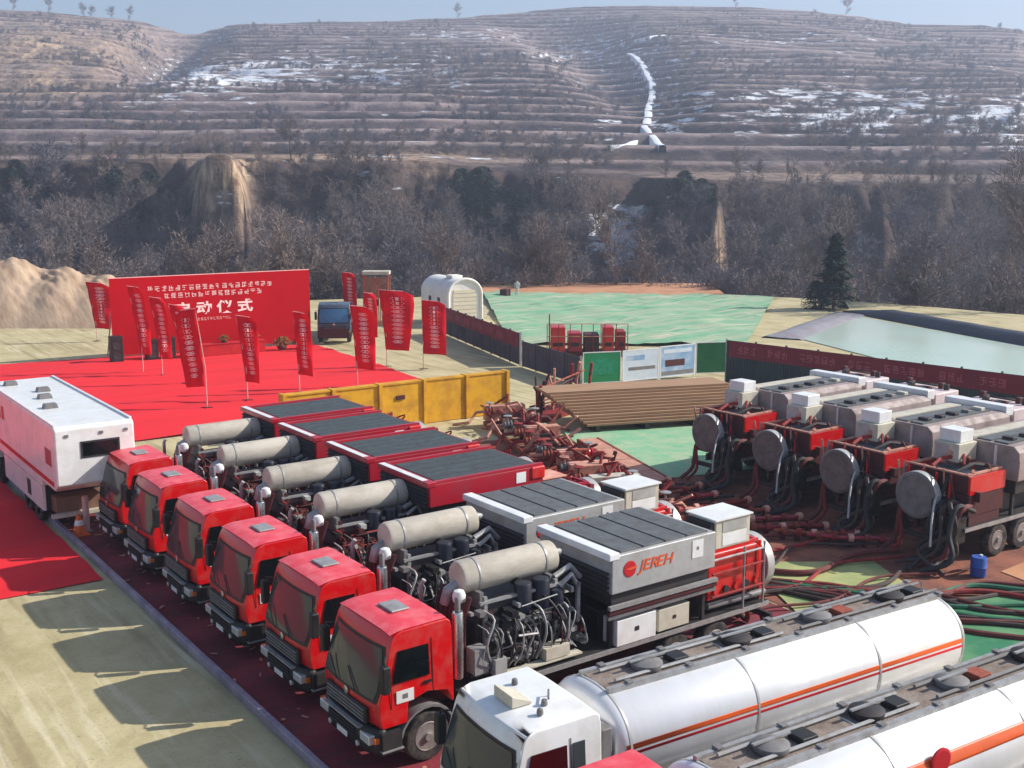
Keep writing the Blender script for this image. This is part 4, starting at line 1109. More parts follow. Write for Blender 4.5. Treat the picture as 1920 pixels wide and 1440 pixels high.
# ------------------------------------------------------------------ tankers
def tanker(name, cabm, kind):
    root = empty(name, (0, 0, 0))
    cab(root, cabm, hw=1.18, side_glass=GLASSR if kind == 1 else GLASSD, sticker=False, hatch='vent' if kind == 1 else 'grey', long=2.02)
    for x in (1.25, 3.2, 9.3, 10.6):
        for s in (-1, 1): wheel(root, x, s * 1.04, side=s)
    mb = MB()
    for s in (-1, 1): mb.box(1.7, 12.1, s*0.45-0.05, s*0.45+0.05, 0.8, 1.05)
    mb.build('chassis', DARK, root)
    a, b_, cz = 1.14, 0.92, 1.93
    x0, x1 = 2.35, 11.75
    prof = [(0.0, 0.55), (0.03, 0.8), (0.12, 0.94), (0.25, 1.0)]
    xs = [(x0 + h, s) for h, s in prof] + [(x1 - h, s) for h, s in reversed(prof)]
    mb = MB(); n = 48
    for x, s in xs:
        for k in range(n):
            t = 2 * math.pi * k / n
            ct, st_ = math.cos(t), math.sin(t)
            e = 0.86
            mb.v.append((x, a * s * math.copysign(abs(ct) ** e, ct), cz + b_ * s * math.copysign(abs(st_) ** e, st_)))
    for i in range(len(xs) - 1):
        for k in range(n):
            k2 = (k + 1) % n
            mb.f.append((i*n+k, i*n+k2, (i+1)*n+k2, (i+1)*n+k))
    mb.f += [tuple(reversed(range(n))), tuple(range((len(xs)-1)*n, len(xs)*n))]
    tank = mb.build('tank', TANKW, root, smooth=True, angle=50)
    def on(t, off=0.0):
        ct, st_ = math.cos(t), math.sin(t); e = 0.86
        return (a + off) * math.copysign(abs(ct) ** e, ct), cz + (b_ + off) * math.copysign(abs(st_) ** e, st_)
    def stripe(t0, t1, xa, xb, m, name='stripe', off=0.006):
        mb = MB()
        def fn(s, q):
            y, z = on(t0 + (t1 - t0) * q, off)
            return (xa + (xb - xa) * s, y, z)
        o = mb.grid(fn, 4, 6).build(name, m, tank, smooth=True)
        so_ = o.modifiers.new('thick', 'SOLIDIFY'); so_.thickness = 0.004
        return o
    P_ = math.pi
    if kind == 1:
        stripe(P_ - 0.19, P_ - 0.10, x0 + 0.2, x1 - 0.3, ORANGE)
        stripe(P_ - 0.06, P_ - 0.02, x0 + 0.2, x1 - 0.3, EMRED)
    else:
        stripe(P_ - 0.52, P_ - 0.28, x0 + 0.2, x1 - 0.3, ORANGE)
        y, z = on(P_ - 0.42, 0.02)
        MB().lathe([(0.24, 0.03), (0.24, 0.0), (0.2, -0.01)], (6.6, y - 0.03, z), 'y', 24).build('emblem', EMRED, tank)
    for x in (x0 + 0.28, 5.6, 8.9, x1 - 0.28):
        mb = MB()
        def ring(s, q, x=x):
            y, z = on(2 * P_ * q, 0.012); return (x + 0.05 * s, y, z)
        mb.grid(ring, 1, 48).build('tank_band', SILVER, tank, smooth=True)
    # walkway on top
    wl = 0.36
    tz = cz + b_ - 0.02
    wm = mat('dusty_walkway', (146, 132, 122), 0.8, 0.1, (104, 88, 78), 3.0, 0.9, bump=0.3, bscale=20)
    bx('walkway', wm, tank, x0 + 0.35, x1 - 0.35, -wl, wl, tz - 0.06, tz + 0.02)
    for s in (-1, 1):
        bx('walkway_rail', LGREY, tank, x0 + 0.3, x1 - 0.3, s*(wl+0.06)-0.045, s*(wl+0.06)+0.045, tz - 0.16, tz + 0.07)
        for i in range(7):
            x = x0 + 0.7 + i * 1.4
            MB().box(x, x + 0.14, s*(wl+0.06)-0.07, s*(wl+0.06)+0.07, tz + 0.072, tz + 0.11).build('rail_clamp', GREY, tank, bevel=0.01)
        for i in range(2):
            MB().tube([(x0 + 0.6 + i * 4.6, s*(wl-0.12), tz + 0.08), (x0 + 4.7 + i * 4.6, s*(wl-0.12), tz + 0.08)], 0.035, 7).build('vapour_pipe', GREY if i else LGREY, tank, smooth=True)
    for i in range(4):
        x = x0 + 1.5 + i * 2.2
        h_ = MB().lathe([(0.28, 0), (0.30, 0.03), (0.30, 0.12), (0.22, 0.16), (0.05, 0.18)], (x, 0, tz + 0.02), 'z', 20).build('hatch', DARK if i % 2 else GREY, tank, smooth=True)
        bx('hatch_arm', LGREY, tank, x - 0.4, x + 0.4, -0.03, 0.03, tz + 0.205, tz + 0.235)
        MB().box(x + 0.5, x + 0.85, -0.2, 0.15, tz + 0.021, tz + 0.14).build('valve_box', BLACK if i != 2 else PIPE, tank, bevel=0.02)
    # skirts, ladder, side pipes
    for s in (-1, 1):
        bx('side_skirt', WHITE, root, 3.9, 8.6, s*1.15-0.03, s*1.15+0.03, 0.62, 1.18)
        bx('hose_tray', LGREY, root, 2.6, 11.9, s*1.28-0.07, s*1.28+0.07, 1.22, 1.30)
        bx('mudguard', LGREY, root, 8.7, 11.25, s*1.04-0.18, s*1.04+0.18, 1.09, 1.12)
        MB().tube([(x1 + 0.06, s*0.25, 0.8), (x1 + 0.06, s*0.25, tz + 0.1)], 0.025, 6).build('ladder_rail', GREY, root, smooth=True)
    for i in range(7):
        MB().tube([(x1 + 0.06, -0.25, 0.95 + i*0.3), (x1 + 0.06, 0.25, 0.95 + i*0.3)], 0.018, 6).build('ladder_rung', GREY, root)
    bx('rear_bumper', DARK, root, x1 - 0.12, x1 + 0.0, -1.15, 1.15, 0.55, 0.7)
    mb = MB().box(2.12, 2.34, -1.0, 1.0, 1.1, 2.5)
    mb.build('front_bulkhead', GREY, root, bevel=0.03)
    return root
GRT = 'tank trucks parked beside the pump trucks'
tk = tanker('tank_truck', WHITE, 1)
tk.location = (9.6, 14.75, 0); tk.rotation_euler.z = R_(-4.0)
tag(tk, 'white cab tank truck with a long white tank and thin red stripe', 'tank truck', GRT)
tk2 = tanker('tank_truck', RED, 2)
tk2.location = (9.1, 11.3, 0); tk2.rotation_euler.z = R_(-3.8)
tag(tk2, 'red cab tank truck with bold orange stripe and red emblem on its tank', 'tank truck', GRT)
tk3 = copy_tree(tk2)
tk3.location = (9.2, 8.0, 0); tk3.rotation_euler.z = R_(-3.8)
tag(tk3, 'tank truck beyond the orange striped one, only its walkway corner showing', 'tank truck', GRT)

# ------------------------------------------------------------------ white command van
van = empty('command_van', (9.95, 37.3, 0))
tag(van, 'white boxy command van with red side stripe and small dark end window', 'van')
LX, RX = -1.28, 1.28
body = MB()
pr = [(0.0, 1.95), (0.0, 3.8), (0.12, 3.9), (10.4, 3.9), (10.5, 3.8), (10.5, 1.5), (2.2, 1.5), (2.2, 1.72), (0.35, 1.72)]
n = len(pr)
body.v = [(LX, y, z) for y, z in pr] + [(RX, y, z) for y, z in pr]
body.f = [tuple(range(n)), tuple(reversed(range(n, 2*n)))] + [((i+1) % n, i, n+i, n+(i+1) % n) for i in range(n)]
vb_ = body.build('box_body', WHITE, van, bevel=0.06, seg=3)
MB().box(-0.42, 0.72, -0.012, -0.001, 2.86, 3.30).build('end_window', GLASSD, vb_, bevel=0.0)
wf = MB()
wf.box(-0.48, 0.78, -0.02, -0.001, 2.80, 2.858).box(-0.48, 0.78, -0.02, -0.001, 3.302, 3.36).box(-0.48, -0.422, -0.02, -0.001, 2.858, 3.302).box(0.722, 0.78, -0.02, -0.001, 2.858, 3.302)
wf.build('window_frame', DARK, vb_)
for x in (-0.9, 0.2, 1.0):
    bx('marker_lamp', GREY, vb_, x - 0.06, x + 0.06, -0.03, -0.002, 3.55, 3.64)
for (x, y) in ((-0.5, 3.4), (-0.2, 5.4), (0.1, 6.9), (-0.6, 9.0)):
    MB().prism([(x - 0.25, 3.9), (x + 0.25, 3.9), (x + 0.2, 4.06), (x - 0.2, 4.06)], y, y + 0.35).build('roof_vent', GREY, vb_, bevel=0.02)
bx('roof_rim', WHITE, vb_, LX + 0.02, LX + 0.1, 0.15, 10.3, 3.902, 3.96)
bx('roof_rim', WHITE, vb_, RX - 0.1, RX - 0.02, 0.15, 10.3, 3.902, 3.96)
bx('red_stripe', EMRED, vb_, LX - 0.008, LX - 0.001, 0.4, 8.4, 1.86, 2.02)
bx('red_panel', mat('faded_red_print', (170, 60, 70), 0.5, 0, (200, 120, 120), 3, 0.6), vb_, LX - 0.008, LX - 0.001, 0.55, 1.35, 2.5, 3.05)
for k in range(3):
    bx('side_mark', EMRED, vb_, LX - 0.008, LX - 0.001, 7.4 + k * 0.55, 7.75 + k * 0.55, 2.9, 3.4)
bx('lower_skirt', WHITE, van, LX + 0.02, LX + 0.12, 2.25, 8.0, 0.62, 1.49)
bx('lower_skirt', WHITE, van, RX - 0.12, RX - 0.02, 2.25, 8.0, 0.62, 1.49)
bx('skirt_door', DARK, van, LX - 0.0, LX + 0.018, 3.9, 4.35, 0.8, 1.35)
bx('rear_wall', DARK, van, LX + 0.14, RX - 0.14, 2.3, 2.4, 0.6, 1.48)
bx('entry_step', mat('brown_step', (132, 98, 80), 0.7, 0, (96, 70, 60), 3, 0.6), van, LX + 0.3, RX - 0.5, 1.6, 2.28, 0.62, 1.15)
bx('rear_bumper', CREAM, van, LX + 0.1, RX - 0.3, 1.35, 1.58, 0.52, 0.64)
for y in (3.4, 4.9, 9.6):
    for s in (-1, 1):
        w = MB().lathe([(0.28, -0.13), (0.44, -0.15), (0.5, -0.1), (0.5, 0.1), (0.44, 0.15), (0.28, 0.13)], (s*1.05, y, 0.5), 'x', 24).build('wheel', RUBBER, van, smooth=True)
        MB().lathe([(0.3, s*0.13), (0.26, s*0.08), (0.1, s*0.1), (0.05, s*0.16)], (s*1.05, y, 0.5), 'x', 20).build('rim', RIM, w, smooth=True)
vc = MB().prism([(10.55, 0.7), (12.2, 0.7), (12.25, 1.5), (11.9, 2.75), (10.55, 2.8)], -1.15, 1.15)
vc.v = [(y, x, z) for x, y, z in vc.v]
vcab = vc.build('cab', WHITE, van, bevel=0.05)
bx('side_window', GLASSD, vcab, -1.165, -1.151, 10.8, 11.7, 1.6, 2.45)
bx('chassis', DARK, van, -0.5, 0.5, 2.4, 11.5, 0.55, 0.9)

# ------------------------------------------------------------------ stage backdrop
A = Vector((21.8, 76.05, 0)); B = Vector((36.0, 75.6, 0))
ang = math.atan2(B.y - A.y, B.x - A.x); BW = (B - A).length
st = empty('stage_backdrop', A, ang)
tag(st, 'large red backdrop board with rows of white lettering behind the carpet', 'backdrop')
BH = 5.4
def bfn(s_, t_):
    return (BW * s_, -0.055 + 0.012 * math.sin(s_ * 31) * math.sin(t_ * 7), 0.25 + (BH - 0.25) * t_)
bd = MB().grid(bfn, 60, 12).build('board', BOARD, st, smooth=True)      # one skin of taut printed cloth
fr = MB()
for i in range(6):
    x = 0.2 + i * (BW - 0.4) / 5
    fr.box(x - 0.05, x + 0.05, 0.065, 0.165, 0, BH)
    fr.beam((x, 0.15, BH * 0.75), (x, 2.2, 0.0), 0.06, 0.06)
fr.build('support_frame', LGREY, st)
bx('top_edge', FLAGP, st, 0, BW, -0.064, 0.064, BH + 0.002, BH + 0.05)
g1 = glyph_row(19, 0.33, 0.33, 0.14, random.Random(2)); g1.xf(Matrix.Translation((2.5, -0.066, BH - 0.98)))
g1.build('lettering', PRINT, st, fix=False)
g2 = glyph_row(15, 0.33, 0.33, 0.14, random.Random(3)); g2.xf(Matrix.Translation((3.6, -0.066, BH - 1.48)))
g2.build('lettering', PRINT, st, fix=False)
big = text_mesh('启 动 仪 式', 0.92, 0.0, 0.006, 0.028)
lettering(big, PRINT, st, Matrix.Translation((7.05, -0.072, BH - 2.35)) @ Matrix.Rotation(R_(90), 4, 'X') @ Matrix.Scale(1.25, 4, (1, 0, 0)))
g3 = glyph_row(12, 0.17, 0.19, 0.05, random.Random(4)); g3.xf(Matrix.Translation((5.6, -0.066, BH - 3.15)))
g3.build('lettering', FLAGP, st, fix=False)

# long draped table with flower arrangements, loudspeakers
tb = empty('stage_table', (26.0, 74.2, 0), ang)
tag(tb, 'long table draped in red cloth before the backdrop', 'table')
MB().box(0, 5.6, -0.4, 0.4, 0.02, 0.78).build('table_cloth', CLOTHR, tb, bevel=0.03)
bx('table_top', CLOTHR, tb, -0.05, 5.65, -0.45, 0.45, 0.782, 0.82)
def posy(loc, s, label):
    mb = MB(); lr = random.Random(int(s * 100) + int(loc[0] * 7))
    for i in range(90):
        a, e = lr.uniform(0, 6.28), lr.uniform(0, 1.5)
        r = s * lr.uniform(0.5, 1)
        p = Vector((r * math.cos(a) * math.cos(e), r * 0.7 * math.sin(a) * math.cos(e), s * 0.35 + r * 0.8 * math.sin(e)))
        k = s * 0.16
        mb.beam(p, p + Vector((lr.uniform(-k, k), lr.uniform(-k, k), k)), k, k * 0.6)
    root = empty('flower_arrangement', loc, ang)
    mb.build('flowers', FLOWER, root)
    MB().lathe([(s*0.4, 0), (s*0.5, s*0.15), (s*0.45, s*0.4), (s*0.2, s*0.42)], (0, 0, 0), 'z', 14).build('basket', MAROON, root, smooth=True)
    return tag(root, label, 'flowers', 'flower arrangements by the stage')
posy((26.8, 74.15, 0.822), 0.42, 'flower arrangement at one end of the red draped table')
posy((28.8, 74.1, 0.822), 0.42, 'flower arrangement in the middle of the red draped table')
posy((30.9, 74.0, 0.822), 0.5, 'flower arrangement on the red table towards the truck')
posy((32.8, 73.6, 0.10), 0.7, 'dark flower basket on the carpet past the table end')
posy((34.2, 73.3, 0.10), 0.7, 'dark flower basket on the carpet close to the maroon truck')
def speaker(loc, h, label):
    r = empty('loudspeaker', loc, ang)
    b = MB().box(-0.38, 0.38, -0.35, 0.35, 0, h).build('cabinet', BLACK, r, bevel=0.03)
    for z in (h*0.28, h*0.66):
        MB().lathe([(0.28, 0), (0.28, -0.02), (0.2, 0.0), (0.05, 0.01)], (0, -0.352, z), 'y', 20).build('driver', DARK, r, smooth=True)
    bx('grille_bar', DARK, r, -0.34, 0.34, -0.375, -0.353, h*0.88, h*0.92)
    return tag(r, label, 'loudspeaker', 'loudspeakers by the stage')
speaker((21.6, 74.6, 0.08), 1.7, 'tall black loudspeaker on the carpet at the backdrop corner')
speaker((23.9, 74.6, 0.08), 1.3, 'dark loudspeaker standing between the feather flags')
speaker((25.0, 74.4, 0.08), 1.4, 'black loudspeaker beside the red draped table')

# ------------------------------------------------------------------ feather flags
def flag(loc, h, w, lean, sway, wid_bot, label, seed):
    """pole with a long cloth hanging from a bowed tip; lean is how far the foot of the cloth drifts along the row"""
    r = empty('feather_flag', (loc[0], loc[1], 0.02), -AZ)
    lr = random.Random(seed)
    top = h
    pole = [(0, 0, 0), (-0.02 * lean, 0, h*0.4), (-lean*0.55, 0, h*0.8), (-lean*0.8, 0, h*0.97)]
    MB().tube(pole, [0.035, 0.03, 0.022, 0.014], 8).build('pole', POLE, r, smooth=True)
    z0 = h * 0.22
    def px(t):
        return -lean * 0.8 * t ** 1.4
    def fn(s, t):
        z = z0 + (h * 0.985 - z0) * t
        zz = (z / h)
        width = (wid_bot + (w - wid_bot) * min(1, t * 1.3)) * (1 if t < 0.93 else 1 - (t - 0.93) * 4)
        x0 = px(zz)
        x = x0 + (-width if sway < 0 else width) * s
        y = 0.14 * math.sin(s * 5 + t * 6 + seed) * s + 0.05 * math.sin(t * 17 + seed)
        return (x, y - 0.05, z - 0.10 * s)
    c = MB().grid(fn, 8, 26).build('cloth', FLAG, r, smooth=True)
    so_ = c.modifiers.new('thick', 'SOLIDIFY'); so_.thickness = 0.012
    mb = MB()
    k = 11
    for i in range(k):
        t0 = 0.12 + i * 0.072; t1 = t0 + 0.05
        for (sa, sb, ta, tb_) in ((0.36, 0.66, t0, t0 + 0.012), (0.36, 0.66, t1 - 0.012, t1), (0.46, 0.56, t0, t1), (0.3, 0.72, t0 + 0.02, t0 + 0.03)):
            q = [Vector(fn(sa, ta)), Vector(fn(sb, ta)), Vector(fn(sb, tb_)), Vector(fn(sa, tb_))]
            n_ = len(mb.v)
            mb.v += [tuple(p + Vector((0, -0.02, 0))) for p in q]
            mb.f.append((n_, n_+1, n_+2, n_+3))
    o = mb.build('lettering', FLAGP, r, fix=False)
    MB().box(-0.3, 0.3, -0.03, 0.03, 0, 0.03).box(-0.03, 0.03, -0.3, 0.3, 0.031, 0.06).build('base', DARK, r)
    e = MB().tube([fn(0, 1), fn(0.5, 1), fn(1, 1)], 0.02, 6).build('top_hem', FLAGP, r)
    return tag(r, label, 'flag', 'red feather flags around the carpet')
FL = [((23.5, 85.8), 4.5, 1.3, 0.9, 1, 0.8, 'red feather flag leaning alone by the sand bank'),
      ((21.7, 69.5), 5.5, 0.75, 1.1, 1, 0.45, 'narrow red feather flag overlapping the backdrop edge, tallest by the loudspeaker'),
      ((22.4, 68.0), 4.9, 0.75, 0.9, 1, 0.5, 'red feather flag just in front of the tall one by the loudspeaker'),
      ((22.6, 64.4), 4.75, 0.7, 1.3, 1, 0.4, 'slanting red feather flag between the loudspeakers and the centre'),
      ((20.9, 56.6), 5.3, 0.85, 0.6, -1, 0.7, 'pale topped red feather flag close to the white van'),
      ((24.2, 56.8), 4.7, 0.8, 0.7, 1, 0.55, 'red feather flag before the middle of the backdrop'),
      ((27.5, 57.3), 4.65, 0.7, 0.35, 1, 0.6, 'slim red feather flag before the backdrop end'),
      ((31.0, 57.0), 4.8, 1.0, 0.5, 1, 0.8, 'broad red feather flag in front of the maroon truck, near the yellow barrier'),
      ((41.8, 79.4), 4.8, 0.85, 0.25, 1, 0.7, 'red feather flag standing far behind, beside the slatted tower'),
      ((38.6, 70.0), 4.1, 0.7, 0.2, 1, 0.6, 'red feather flag half hidden before the slatted tower'),
      ((36.0, 62.4), 5.0, 1.65, 0.7, 1, 0.95, 'widest red feather flag, bulging beside the maroon truck'),
      ((37.4, 60.2), 4.45, 1.15, 0.1, 1, 1.05, 'upright red feather flag closest to the white tent')]
for i, (loc, h, w, lean, sway, wb_, lab) in enumerate(FL):
    if i >= 5: loc = (loc[0] - 0.75, loc[1] + 0.53)
    flag(loc, h, w * 1.3, lean * 0.8, sway, max(wb_ * 1.4, w * 0.9), lab, i)

# ------------------------------------------------------------------ truck behind the carpet (front towards the viewer)
bt = pump_truck_front = empty('parked_truck', (37.2, 74.2, 0), R_(60))
tag(bt, 'maroon truck with pale blue windscreen parked beyond the carpet', 'truck')
cb = cab(bt, mat('blue_grey_paint', (84, 104, 124), 0.4, 0, (60, 60, 70), 2.0, 0.6), hw=1.2, sticker=False)
for ch in cb.children:
    if ch.name.startswith('windscreen') and 'seal' not in ch.name:
        ch.data.materials.clear(); ch.data.materials.append(GLASSB)
for x in (1.25, 6.2):
    for s in (-1, 1): wheel(bt, x, s * 1.04, side=s)
bx('chassis', DARK, bt, 1.7, 8.0, -0.5, 0.5, 0.8, 1.1)
MB().box(2.2, 8.0, -1.15, 1.15, 1.12, 2.3).build('load_bed', MAROON, bt, bevel=0.03)
bx('front_guard', MAROON, bt, -0.22, -0.12, -1.1, 1.1, 0.5, 1.15)
for s in (-0.8, 0, 0.8): bx('guard_bar', MAROON, bt, -0.25, -0.222, s - 0.05, s + 0.05, 0.45, 1.25)

# slatted tower
lt = empty('slatted_tower', (42.6, 77.6, 0), -AZ)
tag(lt, 'tall orange brown slatted tower with a cream top board', 'tower')
for s in (-1, 1):
    for q in (0, 1.2): bx('post', SLAT, lt, s*0.95-0.06, s*0.95+0.06, q - 0.06, q + 0.06, 0, 4.6)
for i in range(14):
    bx('slat', SLAT, lt, -0.92 + i*0.136, -0.92 + i*0.136 + 0.085, -0.09, -0.062, 0.6, 4.4)
bx('top_board', CREAM, lt, -1.05, 1.05, -0.1, 1.3, 4.61, 4.85)
bx('cross_board', BLACK, lt, -0.9, 0.2, -0.12, -0.092, 2.2, 2.7)

# white arched tent
tn = empty('arched_tent', (50.6, 77.2, 0), R_(-8))
tag(tn, 'white barrel vaulted tent with a cream ribbed end', 'tent')
def arch(w, h, k=16):
    pts = [(-w/2, 0)]
    for i in range(k + 1):
        a = math.pi * (1 - i / k)
        pts.append((w/2 * math.cos(a), h - w*0.42 + w*0.42 * math.sin(a)))
    pts.append((w/2, 0)); return pts
pa = arch(3.0, 3.9)
mb = MB()
mb.prism([(x, z) for x, z in pa], 0, 5.5)
tv = mb.build('vault', TENT, tn, smooth=True, angle=35)
pb = arch(2.3, 3.3)
for i in range(9):
    z = 0.12 + i * 0.33
    hwid = 1.05 if z < 2.5 else 1.05 * math.sqrt(max(0.05, 1 - ((z - 2.4) / 1.0) ** 2))
    bx('end_rib', TENTD, tv, -hwid, hwid, -0.06, -0.002, z, z + 0.27)
mb = MB().tube([(x, -0.05, z) for x, z in pa], 0.13, 8)
mb.build('end_hoop', TENT, tv, smooth=True)
MB().box(-0.5, 0.5, 1.4, 2.6, 3.86, 4.1).build('roof_vent', TENT, tv, bevel=0.05)
for y in (1.6, 3.4): bx('side_window', DARK, tv, -1.52, -1.49, y, y + 0.5, 1.6, 2.3)

# ------------------------------------------------------------------ yellow barrier
yb_ = empty('yellow_barrier', (20.9, 46.9, 0), R_(-2.0))
tag(yb_, 'rust stained yellow steel barrier of five bays behind the crimson radiators', 'barrier')
for i in range(5):
    x = i * 2.42
    MB().box(x + 0.09, x + 2.33, -0.05, 0.35, 0.0, 2.1).build('bay_panel', YELLOW, yb_, bevel=0.02)
    bx('bay_rim', YELLOW, yb_, x + 0.09, x + 2.33, -0.10, 0.40, 2.101, 2.17)
for i in range(6):
    x = i * 2.42
    bx('post', YELLOW, yb_, x - 0.085, x + 0.085, -0.16, 0.42, 0.0, 2.2)
bx('lifting_eye', MAROON, yb_, 5.7, 6.15, -0.12, -0.052, 1.35, 1.55)

# ------------------------------------------------------------------ hoardings with banners, display boards
def hoarding(p, q, h, m, label, banner=True, words=3, cat='fence'):
    p = Vector((*p, 0)); q = Vector((*q, 0)); L_ = (q - p).length
    o = empty('site_hoarding', p, math.atan2(q.y - p.y, q.x - p.x))
    n = max(1, round(L_ / 2.0)); st_ = L_ / n
    for i in range(n):
        mb = MB(); k = 10
        for j in range(k):
            xa = i*st_ + 0.04 + j * (st_ - 0.08) / k; w = (st_ - 0.08) / k
            mb.box(xa, xa + w * 0.55, -0.045, 0.0, 0.05, h - 0.03)
            mb.box(xa + w * 0.55, xa + w, -0.02, 0.0, 0.05, h - 0.03)
        mb.build('corrugated_panel', m, o, fix=False)
    for i in range(n + 1):
        bx('post', LGREY if i in (0, n) else DARK, o, i*st_ - 0.035, i*st_ + 0.035, -0.06, 0.06, 0, h + 0.05)
    if banner:
        b = MB().box(0.2, L_ - 0.2, -0.075, -0.062, h - 1.0, h - 0.05).build('banner', BANNER, o)
        rr = random.Random(int(L_ * 10)); x = 0.8
        mb = MB()
        while x < L_ - 3:
            kk = rr.choice([3, 4, 5])
            gm = glyph_row(kk, 0.36, 0.40, 0.10, rr); gm.xf(Matrix.Translation((x, -0.078, h - 0.72)))
            off = len(mb.v); mb.v += gm.v; mb.f += [tuple(a + off for a in f) for f in gm.f]
            x += kk * 0.46 + 0.7
        mb.build('lettering', BANT, o, fix=False)
    return tag(o, label, cat)
hoarding((46.9, 74.6), (42.4, 58.2), 2.15, HOARD2, 'grey site hoarding with maroon banner running from the white tent')
hoarding((48.5, 46.0), (51.3, 26.0), 2.6, HOARD, 'dark teal site hoarding with maroon banner beyond the mauve pump trucks')
hoarding((42.3, 57.8), (41.0, 50.3), 1.7, HOARD2, 'short grey violet hoarding joining the display boards', banner=False)
def board(p, q, h, m, label, marks):
    p = Vector((*p, 0)); q = Vector((*q, 0)); L_ = (q - p).length
    o = empty('display_board', p, math.atan2(q.y - p.y, q.x - p.x))
    MB().box(0.05, L_ - 0.05, -0.03, 0.03, 0.22, h).build('face_panel', m, o)
    f = MB().box(0, 0.05, -0.04, 0.04, 0, h + 0.05).box(L_ - 0.05, L_, -0.04, 0.04, 0, h + 0.05).box(0.05, L_ - 0.05, -0.04, 0.04, h, h + 0.05).box(0.05, L_ - 0.05, -0.04, 0.04, 0.17, 0.22)
    f.build('board_frame', WHITE, o, fix=False)
    for i, (a, b, c, d, mm) in enumerate(marks):
        bx('print_block', mm, o, a * L_, b * L_, -0.036, -0.031, c * h, d * h)
    return tag(o, label, 'display board', 'display boards behind the plank stack')
board((40.9, 50.0), (43.1, 49.2), 1.95, SIGNG, 'green display board with white frame', [(0.2, 0.8, 0.35, 0.8, mat('teal_print', (30, 160, 120), 0.5, 0, (20, 120, 80), 5, 0.8))])
board((43.25, 49.2), (45.8, 48.9), 1.95, SIGNW, 'pale blue and white display board next to the green one', [(0.1, 0.6, 0.7, 0.85, SIGNB), (0.15, 0.9, 0.4, 0.5, GREY)])
board((45.9, 48.9), (48.6, 48.7), 2.0, SIGNB, 'blue photograph display board with dark lower edge', [(0.05, 0.95, 0.14, 0.26, GREY), (0.15, 0.7, 0.4, 0.6, MAROON), (0.1, 0.9, 0.8, 0.92, SIGNW)])
board((48.7, 48.7), (50.6, 47.9), 2.05, SIGND, 'deep green board at the hoarding corner', [])

# red pump skid behind the boards
rs = empty('pump_skid', (46.6, 61.0, 0), R_(-35))
tag(rs, 'red machinery skid with railings standing behind the display boards', 'machine')
bx('skid_base', MAROON, rs, 0, 5.6, -1.0, 1.0, 0.0, 0.3)
for i, (xa, xb, z, mm) in enumerate(((0.3, 1.3, 2.0, RED), (1.5, 2.4, 1.6, RED2), (2.6, 3.6, 1.5, MAROON), (3.8, 4.6, 2.0, RED), (4.8, 5.4, 1.7, PIPER))):
    MB().box(xa, xb, -0.8, 0.8, 0.302, z).build('pump_casing', mm, rs, bevel=0.05)
    bx('casing_slot', BLACK, rs, xa + 0.15, xb - 0.15, -0.83, -0.802, 0.7, 0.95)
for i in range(8):
    x = 0.05 + i * 0.78
    MB().tube([(x, -0.95, 0.3), (x, -0.95, 2.25)], 0.03, 6).build('rail_post', PIPER, rs)
for z in (1.4, 2.25):
    MB().tube([(0.05, -0.95, z), (5.52, -0.95, z)], 0.03, 6).build('rail', PINK, rs)
MB().tube([(0.2, -0.95, 0.3), (0.2, -0.95, 2.9)], 0.05, 6).build('tall_post', PIPER, rs)

# ------------------------------------------------------------------ stack of long brown planks
ps = empty('plank_stack', (33.2, 40.1, 0), R_(-19.5))
tag(ps, 'stack of long tan brown planks, leaning back in layers above the mint sheet', 'planks')
bxs = []
for k in range(12):
    z = 0.32 + k * 0.116
    off = 0.17 * k
    xl = -0.05 - 0.13 * k; xr = 8.35 + rnd.uniform(-0.12, 0.1) - 0.02 * k
    gap = 0.022 if k < 5 else 0.008
    bx('plank', WOOD, ps, xl + rnd.uniform(-0.08, 0.08), xr, off + rnd.uniform(-0.03, 0.03) * (2 if k < 5 else 0.6), off + 1.9, z + gap, z + 0.114)
for x in (0.4, 2.9, 5.4, 7.8):
    bx('bearer', DARK, ps, x, x + 0.2, 0.05, 1.8, 0.01, 0.335)

# ------------------------------------------------------------------ manifold between the rows, hoses
def pipe_run(name, pts, r, m, label, cat='pipe', group=None, flanges=0, fm=None):
    o = MB().tube(pts, r, 10).build(name, m, None, smooth=True)
    return tag(o, label, cat, group)
mf = empty('manifold_skid', (27.2, 33.0, 0), math.atan2(9.5, 3.4) - R_(90))
tag(mf, 'long rusty manifold skid of pipes and valves behind the crimson radiators', 'manifold')
for s in (-1, 1):
    bx('skid_rail', PIPE, mf, s*0.95-0.07, s*0.95+0.07, -8.0, 12.0, 0.02, 0.2)
for k in range(11):
    bx('cross_member', PIPER, mf, -0.88, 0.88, -7.9 + k*1.97, -7.75 + k*1.97, 0.05, 0.19)
for s in (-0.35, 0.35):
    MB().tube([(s, -8.0, 0.75), (s, 12.0, 0.75)], 0.13, 12).build('main_pipe', PIPER if s > 0 else PIPE, mf, smooth=True)
lr = random.Random(8)
